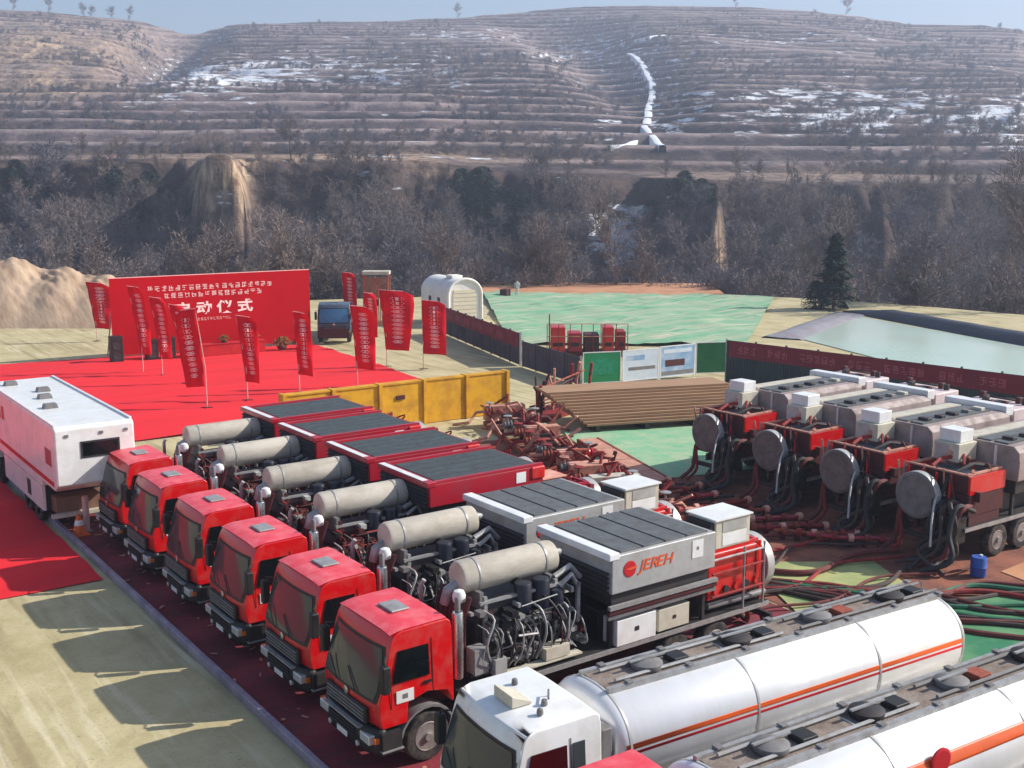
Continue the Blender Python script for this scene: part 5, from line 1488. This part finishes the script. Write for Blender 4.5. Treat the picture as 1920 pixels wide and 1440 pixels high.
for k in range(13):
    y = -7.4 + k * 1.55
    for s in (-1, 1):
        if lr.random() < 0.25: continue
        y = y + lr.uniform(-0.5, 0.5)
        v = MB().lathe([(0.13, -0.2), (0.2, -0.19), (0.2, -0.12), (0.14, -0.1), (0.18, 0.0), (0.14, 0.1), (0.2, 0.12), (0.2, 0.19), (0.13, 0.2)], (s*0.85, y, 0.8), 'x', 14).build('valve', lr.choice([PIPE, PIPER, RED, GREY]), mf, smooth=True)
        MB().lathe([(0.04, 0.1), (0.04, 0.38), (0.2, 0.4), (0.2, 0.43), (0.04, 0.45)], (s*0.85, y, 0.8), 'z', 14).build('handwheel', lr.choice([PINK, PIPER, LGREY]), v, smooth=True)
        MB().tube([(s*1.05, y, 0.8), (s*1.5, y + 0.1, 0.75), (s*1.9, y + lr.uniform(-0.4, 0.4), 0.35), (s*2.5, y + lr.uniform(-0.7, 0.7), 0.1)], 0.07, 8).build('branch_pipe', lr.choice([PIPE, PIPER, PINK, HOSER]), mf, smooth=True)
    for q_ in range(4):
        xa, ya = lr.uniform(-1.6, 1.6), y + lr.uniform(-0.8, 0.8)
        MB().beam((xa, ya, lr.uniform(0.2, 0.9)), (xa + lr.uniform(-1.0, 1.0), ya + lr.uniform(-0.8, 0.8), lr.uniform(0.3, 1.5)), lr.uniform(0.06, 0.16), lr.uniform(0.06, 0.14)).build('strut', lr.choice([PINK, PIPE, PIPER, SALM, MAROON]), mf)
    MB().box(lr.uniform(-1.3, 0.3), lr.uniform(0.4, 1.2), y, y + 0.5, 0.3, lr.uniform(0.6, 1.2)).build('valve_box', lr.choice([PINK, SALM, PIPE, CREAM]), mf, bevel=0.03)
    bx('pipe_clamp', DARK, mf, -0.6, 0.6, y + 0.55, y + 0.68, 0.3, 0.92)
    MB().tube([(lr.uniform(-0.6, 0.6), y, 0.9), (lr.uniform(-0.6, 0.6), y + 0.3, 1.5), (lr.uniform(-0.4, 0.4), y + 0.9, 1.3), (lr.uniform(-0.6, 0.6), y + 1.3, 0.85)], 0.06, 8).build('jumper_pipe', lr.choice([PIPE, PIPER, PINK]), mf, smooth=True)
# upright stand pipes near the yellow barrier
sp = empty('standpipe_rack', (34.2, 44.6, 0), R_(20))
tag(sp, 'rack of rusty upright pipes and hoses at the yellow barrier corner', 'pipe rack')
bx('rack_base', PIPER, sp, -1.4, 3.6, -0.8, 0.8, 0.01, 0.2)
for k in range(16):
    x = -1.2 + k * 0.3; y = lr.uniform(-0.6, 0.6); h = lr.uniform(0.9, 2.6)
    MB().tube([(x, y, 0.2), (x + lr.uniform(-0.1, 0.1), y, h * 0.6), (x + lr.uniform(-0.3, 0.3), y + lr.uniform(-0.3, 0.3), h)], lr.choice([0.05, 0.07, 0.09]), 8).build('standpipe', lr.choice([PIPE, PIPER, MAROON, PINK]), sp, smooth=True)
for k in range(6):
    MB().tube([(-1.3, lr.uniform(-0.7, 0.7), 0.4 + 0.25*k), (3.4, lr.uniform(-0.7, 0.7), 0.4 + 0.3*k)], 0.045, 8).build('rack_pipe', lr.choice([PIPE, PIPER, DARK]), sp, smooth=True)
# timber walkway slab
wk = empty('walkway_slab', (31.9, 38.6, 0), math.atan2(-8.0, -2.6))
tag(wk, 'long salmon coloured walkway slab beside the manifold', 'walkway')
for k in range(4):
    bx('plank', PINK, wk, 0.0 + k*2.05, 2.0 + k*2.05, -0.42, 0.42, 0.12, 0.24)
for s in (-1, 1): bx('edge_rail', PIPE, wk, 0, 8.2, s*0.48-0.05, s*0.48+0.05, 0.02, 0.26)

# hoses across the ground
def wob(p, q, n=30, amp=0.35, z=0.08, seed=0):
    r = random.Random(seed); ph = r.uniform(0, 6); fq = r.uniform(4, 9); f2 = r.uniform(9, 15); a2 = amp * 0.35
    P0, Q0 = Vector((*p, 0)), Vector((*q, 0)); d = (Q0 - P0); nn = Vector((-d.y, d.x, 0)).normalized()
    return [tuple(P0 + d * (i/n) + nn * ((amp * math.sin(ph + i/n * fq) + a2 * math.sin(2*ph + i/n * f2)) * math.sin(math.pi * i/n)) + Vector((0, 0, z))) for i in range(n + 1)]
hs = [(HOSER, 'red brown'), (HOSE, 'dark'), (HOSER, 'red brown'), (HOSE, 'dark'), (HOSEG, 'green'), (HOSER, 'red brown'), (HOSE, 'dark'), (HOSEG, 'green'), (PIPER, 'rust red'), (HOSE, 'dark'), (HOSEG, 'green'), (HOSER, 'red brown')]
for i, (m, nm) in enumerate(hs):
    nm = ('thick ' if i % 2 == 0 else 'thin ') + nm
    p = (22.6 + 0.3*i, 23.6 - 0.42*i + (i % 3) * 0.3); q = (28.2 + 0.28*i, 12.4 + 0.32*i)
    o = MB().tube(wob(p, q, 30, 0.5, 0.09 + 0.015*(i % 3), i), 0.07 if i % 2 else 0.085, 8).build('ground_hose', m, None, smooth=True)
    tag(o, '%s hose snaking over the ground between the truck rows' % nm, 'hose', 'hoses on the ground between the truck rows, ' + nm)
for i in range(18):
    p = (22.3 + rnd.uniform(-0.2, 0.3), 20.0 + 1.05*i); q = (30.4 + rnd.uniform(-0.3, 0.3), 18.6 + 0.75*i)
    m, nm = ((HOSER, 'maroon'), (HOSE, 'black'), (PIPER, 'rusty'))[i % 3]
    o = MB().tube(wob(p, q, 30, 0.8, 0.13, 40 + i), (0.045, 0.07, 0.055, 0.09)[i % 4], 8).build('connecting_hose', m, None, smooth=True)
    tag(o, ('%s %s hose joining the two rows of pump trucks' % (('thin', 'thick', 'medium', 'heavy')[i % 4], nm)), 'hose', 'hoses joining the two truck rows, ' + nm)

for i in range(9):
    p = (24.2 + 0.55*i, 30.5 - 0.9*i); q = (30.2 + rnd.uniform(-0.4, 0.4), 31.0 - 1.25*i)
    o = empty('pipe_line', (0, 0, 0))
    pl = wob(p, q, 30, 0.15, 0.3, 90 + i)
    MB().tube(pl, 0.07, 8).build('pipe', (PIPER, PIPE, RED2)[i % 3], o, smooth=True)
    for k_ in range(3, 30, 5):
        a_, b_ = Vector(pl[k_]), Vector(pl[k_ + 1])
        MB().cyl(a_, a_ + (b_ - a_).normalized() * 0.16, 0.14, None, 10).build('union', (PIPE, SALM, PIPER)[k_ % 3], o, smooth=True)
        bx('pipe_stand', MAROON, o, a_.x - 0.06, a_.x + 0.06, a_.y - 0.06, a_.y + 0.06, 0.0, 0.24)
    tag(o, '%s pipe line on low stands, %s of its row from the mint sheet' % (('red iron', 'rusty orange', 'crimson')[i % 3], ('first', 'second', 'third', 'fourth', 'fifth', 'sixth', 'seventh', 'eighth', 'ninth')[i]), 'pipe', 'red pipe lines between the truck rows')
# small things
lt_ = MB(); lq = random.Random(77)
for i in range(80):
    x, y, a = lq.uniform(9.3, 10.6) if i % 3 else lq.uniform(10.6, 22.5), lq.uniform(16, 44), lq.uniform(0, 3.14)
    w_, l_ = lq.uniform(0.015, 0.04), lq.uniform(0.03, 0.1)
    q = MB().box(-l_, l_, -w_, w_, 0, lq.uniform(0.008, 0.04)).xf(Matrix.Translation((x, y, 0.012)) @ Matrix.Rotation(a, 4, 'Z'))
    o_ = len(lt_.v); lt_.v += q.v; lt_.f += [tuple(k_ + o_ for k_ in f_) for f_ in q.f]
lo = lt_.build('litter', PINK, None, fix=False)
tag(lo, 'pale scraps of litter on the red matting', None, None, 'stuff')
bl = empty('blue_drum', (30.3, 18.2, 0)); tag(bl, 'small blue drum by the pump truck wheel', 'drum')
MB().lathe([(0.2, 0), (0.23, 0.02), (0.23, 0.28), (0.245, 0.3), (0.23, 0.32), (0.23, 0.56), (0.21, 0.6), (0.05, 0.6)], (0, 0, 0.01), 'z', 18).build('barrel', BLUE, bl, smooth=True)
MB().lathe([(0.05, 0), (0.05, 0.04), (0.02, 0.05)], (0.1, 0, 0.612), 'z', 10).build('bung', WHITE, bl, smooth=True)
cn = empty('traffic_cone', (9.45, 38.1, 0)); tag(cn, 'orange traffic cone at the kerb behind the white van', 'cone')
bx('base', CONE, cn, -0.28, 0.28, -0.28, 0.28, 0.0, 0.05)
MB().lathe([(0.22, 0.05), (0.15, 0.35), (0.08, 0.65), (0.05, 0.72), (0.03, 0.72)], (0, 0, 0), 'z', 18).build('cone_body', CONE, cn, smooth=True)
MB().lathe([(0.155, 0.35), (0.158, 0.36), (0.115, 0.52), (0.11, 0.53)], (0, 0, 0), 'z', 18).build('band', WHITE, cn, smooth=True)
bp_ = empty('bollard_post', (9.75, 38.3, 0)); tag(bp_, 'short pale post beside the orange cone', 'post')
MB().lathe([(0.11, 0), (0.11, 1.2), (0.09, 1.26), (0.03, 1.28)], (0, 0, 0), 'z', 14).build('shaft', POLE, bp_, smooth=True)
MB().lathe([(0.2, 0), (0.2, 0.04), (0.12, 0.06)], (0, 0, 0), 'z', 14).build('foot', GREY, bp_, smooth=True)
wbx = empty('white_case', (36.5, 15.8, 0), R_(-10)); tag(wbx, 'low white case lying on the orange dirt', 'case')
MB().box(0, 3.2, 0, 1.0, 0.02, 0.5).build('shell', WHITE, wbx, bevel=0.08, seg=3)
bx('lid_seam', DARK, wbx, -0.004, 3.204, -0.004, 1.004, 0.34, 0.352)
cr = empty('dark_red_crate', (67.4, 95.2, 0), 0.4); tag(cr, 'dark red crate on the dirt at the pad edge', 'crate')
for k in range(4): bx('board', MAROON, cr, -0.4, 0.4, -0.42, -0.38, 0.02 + k*0.2, 0.19 + k*0.2)
bx('core', MAROON, cr, -0.4, 0.4, -0.379, 0.4, 0.02, 0.8)

# a person at the pad edge
def person(loc, rz, label):
    r = empty('person', loc, rz)
    vs = [(0, 0, 0.95), (0, 0, 1.2), (0, 0, 1.42), (0, 0, 1.52), (0, 0, 1.66), (0.1, 0, 0.92), (0.12, -0.03, 0.5), (0.12, 0.02, 0.09), (0.13, -0.13, 0.05), (-0.1, 0, 0.92), (-0.12, 0.0, 0.5), (-0.12, 0.05, 0.09), (-0.13, -0.10, 0.05), (0.2, 0, 1.4), (0.26, 0.02, 1.13), (0.24, -0.1, 0.9), (-0.2, 0, 1.4), (-0.26, 0.02, 1.13), (-0.24, -0.1, 0.9)]
    es = [(0, 1), (1, 2), (2, 3), (3, 4), (0, 5), (5, 6), (6, 7), (7, 8), (0, 9), (9, 10), (10, 11), (11, 12), (2, 13), (13, 14), (14, 15), (2, 16), (16, 17), (17, 18)]
    rad = [0.15, 0.15, 0.15, 0.065, 0.1, 0.1, 0.075, 0.055, 0.05, 0.1, 0.075, 0.055, 0.05, 0.075, 0.055, 0.045, 0.075, 0.055, 0.045]
    me = bpy.data.meshes.new('body'); me.from_pydata(vs, es, [])
    o = bpy.data.objects.new('body', me); col.objects.link(o); o.parent = r
    me.materials.append(COAT)
    o.modifiers.new('skin', 'SKIN')
    for i, q in enumerate(rad): me.skin_vertices[0].data[i].radius = (q, q * 0.85)
    me.skin_vertices[0].data[0].use_root = True
    o.modifiers.new('smooth', 'SUBSURF').render_levels = 1
    MB().lathe([(0.03, -0.13), (0.085, -0.07), (0.1, 0.0), (0.095, 0.07), (0.05, 0.125), (0.01, 0.13)], (0, -0.03, 1.66), 'z', 14).build('face', SKIN, r, smooth=True)
    MB().lathe([(0.108, 0.0), (0.112, 0.05), (0.085, 0.12), (0.02, 0.15)], (0, -0.01, 1.68), 'z', 14).build('hair', BLACK, r, smooth=True)
    return tag(r, label, 'person')
person((68.5, 94.6, 0.0), R_(150), 'person in a pale coat standing at the pad edge by the red crate')

# ------------------------------------------------------------------ trees
BARK = mat('grey_bark', (104, 92, 84), 0.9, 0, (78, 68, 64), 3.0, 0.6)
TWIG = mat('bare_twigs', (126, 114, 112), 0.9, 0, (100, 90, 92), 0.7, 0.8)
TWIG2 = mat('bare_twigs_pale', (144, 128, 120), 0.9, 0, (116, 102, 100), 0.7, 0.8)
TWIG3 = mat('bare_twigs_cool', (118, 114, 122), 0.9, 0, (94, 90, 102), 0.7, 0.8)
NEED = mat('dark_needles', (36, 58, 48), 0.85, 0, (24, 40, 40), 1.2, 0.8)
def bare_tree(seed, h=9.0, spread=0.5, dense=1.0):
    r = random.Random(seed)
    T = [[], []]; Cc = [[], []]
    def seg(buf, p, q, ra, rb, n=3):
        d = q - p
        if d.length < 1e-5: return
        d = d.normalized()
        up = Vector((0, 0, 1)) if abs(d.z) < 0.9 else Vector((1, 0, 0))
        s = d.cross(up).normalized(); t = d.cross(s)
        b = len(buf[0])
        for c, rr in ((p, ra), (q, rb)):
            for k in range(n):
                a = 2 * math.pi * k / n
                buf[0].append(c + (s * math.cos(a) + t * math.sin(a)) * rr)
        for k in range(n):
            k2 = (k+1) % n
            buf[1].append((b+k, b+k2, b+n+k2)); buf[1].append((b+k, b+n+k2, b+n+k))
    def rdir(d, ang):
        v = Vector((r.gauss(0, 1), r.gauss(0, 1), r.gauss(0, 1)))
        v = (v - d * v.dot(d)).normalized()
        return (d * math.cos(ang) + v * math.sin(ang)).normalized()
    def grow(p, d, L_, ra, lev):
        n = 3 if lev < 2 else 2
        buf = T if lev == 0 else Cc
        cur = p; dd = d
        for i in range(n):
            dd = (dd + Vector((r.gauss(0, 0.12), r.gauss(0, 0.12), 0.10))).normalized()
            nxt = cur + dd * (L_ / n)
            f0, f1 = 1 - 0.6 * i / n, 1 - 0.6 * (i+1) / n
            seg(buf, cur, nxt, ra * f0, ra * f1, 5 if lev == 0 else 3)
            if lev < 4:
                cnt = {0: 3, 1: 3, 2: 3, 3: 3}[lev]
                if lev == 0 and i == 0: cnt = 1
                for c in range(int(cnt * dense + r.random() * 0.7)):
                    q = cur.lerp(nxt, r.uniform(0.3, 1))
                    grow(q, rdir(dd, r.uniform(0.35, 0.95) * (spread / 0.5)), L_ * r.uniform(0.42, 0.62), max(ra * f1 * 0.5, 0.024), lev + 1) if lev < 3 else twig(q, rdir(dd, r.uniform(0.3, 1.0)), L_ * r.uniform(0.4, 0.9))
            cur = nxt
    def twig(p, d, L_):
        b = len(Cc[0])
        s = d.cross(Vector((r.gauss(0, 1), r.gauss(0, 1), r.gauss(0, 1)))).normalized() * 0.04
        q = p + d * L_
        Cc[0].extend([p - s, p + s, q]); Cc[1].append((b, b+1, b+2))
    grow(Vector((0, 0, -0.4)), Vector((0, 0, 1)), h * 0.72, h * 0.018, 0)
    out = []
    for buf in (T, Cc):
        out.append((np.array([tuple(v) for v in buf[0]], np.float32), np.array(buf[1], np.int32)))
    return out
protos = [bare_tree(s, h, sp_, dn) for s, h, sp_, dn in ((1, 9, 0.5, 1.0), (2, 10, 0.42, 0.9), (3, 8, 0.6, 1.0), (4, 11, 0.38, 0.95), (5, 7, 0.7, 0.9))]
pm_ = []
for i, (T, Cc) in enumerate(protos):
    a = raw_mesh('trunk', *T); a.materials.append(BARK)
    b = raw_mesh('crown', *Cc); b.materials.append((TWIG, TWIG2, TWIG3, TWIG, TWIG2)[i])
    pm_.append((a, b))
def put_tree(i, x, y, z, s, rz, label, group):
    r = empty('bare_tree', (x, y, z), rz); r.scale = (s, s, s * rnd.uniform(0.9, 1.1))
    for nm, me in zip(('trunk', 'crown'), pm_[i]):
        o = bpy.data.objects.new(nm, me); col.objects.link(o); o.parent = r
    return tag(r, label, 'tree', group)
def at_uv(px, v):
    return (px - 960) / 2118.0 * 1.016 * v
# nearest trees, standing just beyond the pad and on the opposite slope
lab_near = 'bare grey brown tree growing just beyond the pad edge'
near_seen = set()
for i in range(46):
    px = 30 + i * 42 + rnd.uniform(-16, 16)
    u0 = at_uv(px, 120)
    v = float(pad_edge(u0)) + rnd.uniform(5, 16)
    u = at_uv(px, v)
    if 925 < px < 1330 and rnd.random() < 0.6: continue
    if px < 210: v += 8; u = at_uv(px, v)
    x, y = W(u, v)
    where = 'sand bank' if px < 210 else 'red backdrop' if px < 590 else 'feather flags' if px < 790 else 'white arched tent' if px < 930 else 'green netting' if px < 1500 else 'pond corner conifer' if px < 1640 else 'dark pond bank'
    ki = rnd.randrange(5); sz = rnd.uniform(0.75, 1.2)
    look = ('round crowned', 'upright', 'spreading', 'tall slender', 'low bushy')[ki]
    if px >= 210 and (where, look) in near_seen: look = ('small ' if sz < 0.95 else 'large ') + look
    near_seen.add((where, look))
    put_tree(ki, x, y, float(terrain(u, v)), sz, rnd.uniform(0, 6.28), '%s bare grey tree growing behind the %s' % (look, where), 'bare trees just beyond the pad edge')
# crest trees
CREST = ['biggest bare tree, on the gully crest over the sand bank', 'tall bare tree next to the biggest one on the crest', 'bare crest tree at the side of the view over the sand bank', 'bare crest tree between the big pair and the loess cliff', 'lone bare tree on the bench past the loess cliff', 'bare crest tree above the white tent', 'bare crest tree above the green netting', 'spreading bare tree under the foot of the snowy track', 'bare crest tree beyond the reddish spur', 'second bare crest tree beyond the reddish spur', 'bare crest tree above the end of the pond', 'bare crest tree above the middle of the pond']
for (px, v, s), lab in zip(((120, 214, 1.5), (165, 206, 1.35), (60, 210, 1.2), (215, 216, 1.0), (560, 226, 0.8), (910, 214, 1.0), (1010, 210, 1.1), (1090, 206, 1.1), (1400, 210, 0.9), (1490, 206, 1.0), (1850, 205, 1.1), (1760, 208, 0.9)), CREST):
    u = at_uv(px, v); x, y = W(u, v)
    put_tree(rnd.choice([0, 2, 4]), x, y, float(terrain(u, v)), s, rnd.uniform(0, 6), lab, 'bare trees along the gully crest')
SKYL = ['third tree from the end of the row on the tan skyline', 'paired skyline tree on the tan hill, standing first', 'paired skyline tree on the tan hill, standing second', 'skyline tree between the pair and the valley notch', 'skyline tree closest to the valley notch', 'outermost skyline tree of the tan hill', 'skyline tree on the hill top above the snowy track', 'largest skyline tree, on the hill beyond the snowy track', 'small skyline bush over the middle of the hill']
for (px, v), lab in zip(((140, 800), (205, 800), (218, 802), (252, 806), (282, 806), (78, 795), (1355, 800), (1550, 812), (863, 830)), SKYL):
    u = at_uv(px, v); vr = 820 + 70 * math.sin(u * 0.004 + 1.0)
    u = at_uv(px, vr); x, y = W(u, vr - 2)
    put_tree(rnd.choice([0, 2]), x, y, float(terrain(u, vr - 2)) - 0.5, 1.0 if px not in (1550,) else 1.35, rnd.uniform(0, 6), lab, 'lone trees on the skyline')
# the wood that fills the gully: one mass, scattered copies of the same bare trees
rr = np.random.RandomState(4)
pts, idx, scl, rot = [], [], [], []
while len(pts) < 2100:
    px = rr.uniform(-150, 2070); v = 108 + 138 * rr.rand()
    u = at_uv(px, v)
    if v < float(pad_edge(u)) + 4: continue
    z = float(terrain(u, v))
    edge_ = float(terrain.vb) - v
    if edge_ < 1: continue
    if float(terrain.cm) > 0.3 and v > 150: continue
    if 1090 < px < 1235 and v > 140 and rr.rand() < 0.7: continue
    if 640 < px < 700 and v > 150 and rr.rand() < 0.4: continue
    if 845 < px < 1005 and v > 125 and rr.rand() < 0.7: continue
    x, y = W(u, v)
    pts.append((x, y, z)); idx.append(rr.randint(5)); scl.append(rr.uniform(0.55, 1.1) if edge_ > 9 else rr.uniform(0.3, 0.6)); rot.append(rr.rand() * 6.283)
wme = bpy.data.meshes.new('wood'); wme.from_pydata(pts, [], [])
for nm, tp, arr in (('kind_index', 'INT', idx), ('size', 'FLOAT', scl), ('turn', 'FLOAT', rot)):
    a_ = wme.attributes.new(nm, tp, 'POINT'); a_.data.foreach_set('value', arr)
wood = bpy.data.objects.new('wood', wme); col.objects.link(wood)
tag(wood, 'leafless grey brown wood filling the gully', None, None, 'stuff')
ng = bpy.data.node_groups.new('scatter_wood', 'GeometryNodeTree')
ng.interface.new_socket('Geometry', in_out='INPUT', socket_type='NodeSocketGeometry')
ng.interface.new_socket('Geometry', in_out='OUTPUT', socket_type='NodeSocketGeometry')
gi = ng.nodes.new('NodeGroupInput'); go = ng.nodes.new('NodeGroupOutput')
jn = ng.nodes.new('GeometryNodeJoinGeometry')
srcs = []
for k_ in range(5):
    pair = [next(o for o in col.objects if o.data is me) for me in pm_[k_]]
    j2 = ng.nodes.new('GeometryNodeJoinGeometry'); g2i = ng.nodes.new('GeometryNodeGeometryToInstance')
    for o in reversed(pair):
        oi_ = ng.nodes.new('GeometryNodeObjectInfo'); oi_.inputs['Object'].default_value = o; oi_.transform_space = 'ORIGINAL'
        ng.links.new(oi_.outputs['Geometry'], j2.inputs[0])
    ng.links.new(j2.outputs[0], g2i.inputs[0]); srcs.append(g2i)
for g2i in reversed(srcs): ng.links.new(g2i.outputs[0], jn.inputs[0])
ip = ng.nodes.new('GeometryNodeInstanceOnPoints'); ip.inputs['Pick Instance'].default_value = True
def attr(nm, tp):
    n_ = ng.nodes.new('GeometryNodeInputNamedAttribute'); n_.data_type = tp; n_.inputs['Name'].default_value = nm
    return n_.outputs['Attribute']
ng.links.new(gi.outputs[0], ip.inputs['Points']); ng.links.new(jn.outputs[0], ip.inputs['Instance'])
ng.links.new(attr('kind_index', 'INT'), ip.inputs['Instance Index'])
cx = ng.nodes.new('ShaderNodeCombineXYZ'); ng.links.new(attr('turn', 'FLOAT'), cx.inputs['Z'])
e2r = ng.nodes.new('FunctionNodeEulerToRotation'); ng.links.new(cx.outputs[0], e2r.inputs[0])
ng.links.new(e2r.outputs[0], ip.inputs['Rotation'])
ng.links.new(attr('size', 'FLOAT'), ip.inputs['Scale'])
ng.links.new(ip.outputs[0], go.inputs[0])
md = wood.modifiers.new('scatter', 'NODES'); md.node_group = ng

# low scrub along the terrace risers
rs_ = np.random.RandomState(9)
cand = np.argwhere((TH > 0.015) & (TH < 0.97) & (FR > 0.5) & (FR < 0.8) & (np.abs(S) < 0.5))
dens = fbm(U * 0.02 + 4, V * 0.02, 3)
pts, idx, scl, rot = [], [], [], []
for a_, b_ in cand[rs_.permutation(len(cand))]:
    if len(pts) >= 8500: break
    if rs_.rand() > sstep(0.40, 0.62, dens[a_, b_]) * (0.4 + 0.6 * (V[a_, b_] / 800.0)): continue
    pts.append((float(X[a_, b_]) + rs_.uniform(-1, 1), float(Y[a_, b_]) + rs_.uniform(-1, 1), float(Z[a_, b_]) - 0.1))
    idx.append(4 if rs_.rand() < 0.7 else 2); scl.append(rs_.uniform(0.16, 0.42) if rs_.rand() < 0.93 else rs_.uniform(0.5, 0.8)); rot.append(rs_.rand() * 6.283)
sme = bpy.data.meshes.new('scrub'); sme.from_pydata(pts, [], [])
for nm, tp, arr in (('kind_index', 'INT', idx), ('size', 'FLOAT', scl), ('turn', 'FLOAT', rot)):
    a_ = sme.attributes.new(nm, tp, 'POINT'); a_.data.foreach_set('value', arr)
scrub = bpy.data.objects.new('scrub', sme); col.objects.link(scrub)
tag(scrub, 'low bare scrub along the terrace edges of the hill', None, None, 'stuff')
md = scrub.modifiers.new('scatter', 'NODES'); md.node_group = ng

# dark evergreens
def conifer(seed, h, w):
    r = random.Random(seed); V_, F_ = [], []
    n = 2600
    for i in range(n):
        t = r.random() ** 0.75
        z = h * (0.08 + 0.92 * t); a0 = r.uniform(0, 6.283)
        prof_ = (1 - t) ** 0.8 if seed == 1 else 0.95 * math.sin(math.pi * (0.12 + 0.86 * t)) ** 0.7
        rad = w * prof_ * (0.8 + (0.3 * math.sin(t * 40 + seed) if seed == 1 else 0.35 * math.sin(a0 * 3 + t * 9))) * r.uniform(0.35, 1.05)
        a = a0
        p = Vector((rad * math.cos(a), rad * math.sin(a), z - rad * 0.18))
        d = Vector((math.cos(a), math.sin(a), -0.35 + r.uniform(-0.3, 0.3))); d.normalize()
        s = d.cross(Vector((0, 0, 1)) + Vector((r.gauss(0, 0.5), r.gauss(0, 0.5), 0))).normalized()
        L_ = h * 0.055 * r.uniform(0.6, 1.3); wd_ = L_ * 0.34
        b = len(V_)
        V_ += [p - s * wd_, p + s * wd_, p + d * L_ + s * wd_ * 0.3, p + d * L_ - s * wd_ * 0.3]
        F_.append((b, b+1, b+2, b+3))
    return np.array([tuple(v) for v in V_], np.float32), np.array(F_, np.int32)
cm = []
for s, h, w in ((1, 8.0, 2.4), (2, 6.4, 2.5)):
    me = raw_mesh('crown', *conifer(s, h, w)); me.materials.append(NEED)
    tr_ = MB().tube([(0, 0, -0.5), (0, 0, h*0.5), (0.05, 0, h*0.96)], [0.18, 0.1, 0.02], 7).mesh('trunk'); tr_.materials.append(BARK)
    cm.append((tr_, me))
def seen_at(px, py):
    """the first ground point ahead that shows at a given column and row of the view"""
    u0 = at_uv(px, 115); v_lo = float(pad_edge(u0)) + 3
    v = np.arange(v_lo, 300, 0.5); u = at_uv(px, v); z = terrain(u, v)
    y = np.minimum.accumulate(720 - 2118 * np.tan(np.arctan((z - CAM_H) / v) + PITCH))
    k_ = int(np.argmax(y <= py)); return float(u[k_]), float(v[k_])
EV = [(1272, 392, 0.95, 1, 'dark conifer on the spur above the snowy ravine'), (1306, 388, 0.7, 1, 'smaller dark conifer behind the spur conifer'),
      (868, 396, 1.15, 1, 'dark evergreen beside the broad one in the gully'), (905, 415, 1.5, 1, 'broad dark evergreen high in the gully'), (955, 460, 1.5, 1, 'dark evergreen in the middle of the gully wood'),
      (990, 490, 1.4, 0, 'slim dark evergreen low in the gully wood'), (930, 500, 1.3, 1, 'dark evergreen low behind the white tent'), (972, 520, 0.9, 1, 'lowest dark evergreen, at the foot of the gully wood'), (1215, 430, 0.8, 1, 'dark evergreen over the snowy ravine'), (1232, 500, 0.8, 0, 'narrow dark evergreen beside the reddish spur'),
      (240, 372, 0.8, 1, 'dark evergreen near the pale loess cliff'), (300, 385, 0.8, 1, 'dark evergreen close under the cliff edge'), (330, 410, 0.7, 1, 'dark evergreen touching the side of the loess cliff'), (60, 372, 0.9, 1, 'dark evergreen below the big bare crest trees'), (110, 360, 0.8, 1, 'second dark evergreen below the bare crest trees'), (1890, 540, 0.7, 1, 'dark evergreen at the end of the gully wood'), (1700, 480, 0.6, 1, 'dark evergreen on the slope over the pond')]
spots = [(px, *seen_at(px, py), s_, kk, lab) for px, py, s_, kk, lab in EV]
for px, v, s_, kk, lab in ((1555, 105, 0.95, 0, 'dark green conifer standing at the pad corner above the pond'), (1522, 105.5, 0.5, 1, 'low dark evergreen bush beside the corner conifer')):
    spots.append((px, at_uv(px, v), v, s_, kk, lab))
for px, u, v, s_, kk, lab in spots:
    x, y = W(u, v)
    zz = float(terrain(u, v)) - 0.2
    r = empty('evergreen_tree', (x, y, zz), rnd.uniform(0, 6)); r.scale = (s_ * 1.35, s_ * 1.35, s_ * 1.1) if px not in (1555, 1522) else (s_, s_, s_)
    for nm, me in zip(('trunk', 'crown'), cm[kk]):
        o = bpy.data.objects.new(nm, me); col.objects.link(o); o.parent = r
    tag(r, lab, 'tree', 'dark evergreens in the gully')

# ------------------------------------------------------------------ haze in the air
HAZE = True
if HAZE:
    hm = bpy.data.materials.new('thin_winter_haze'); hm.use_nodes = True
    nt = hm.node_tree; nt.nodes.clear()
    ho = nt.nodes.new('ShaderNodeOutputMaterial'); pv = nt.nodes.new('ShaderNodeVolumePrincipled')
    pv.inputs['Color'].default_value = (0.68, 0.78, 1.0, 1); pv.inputs['Density'].default_value = 0.00065
    pv.inputs['Anisotropy'].default_value = 0.2
    nt.links.new(pv.outputs[0], ho.inputs['Volume'])
    hb = MB().box(-1400, 2200, -500, 2200, -40, 215).build('haze', hm, None)
    tag(hb, 'thin bluish haze over the hills', None, None, 'stuff')
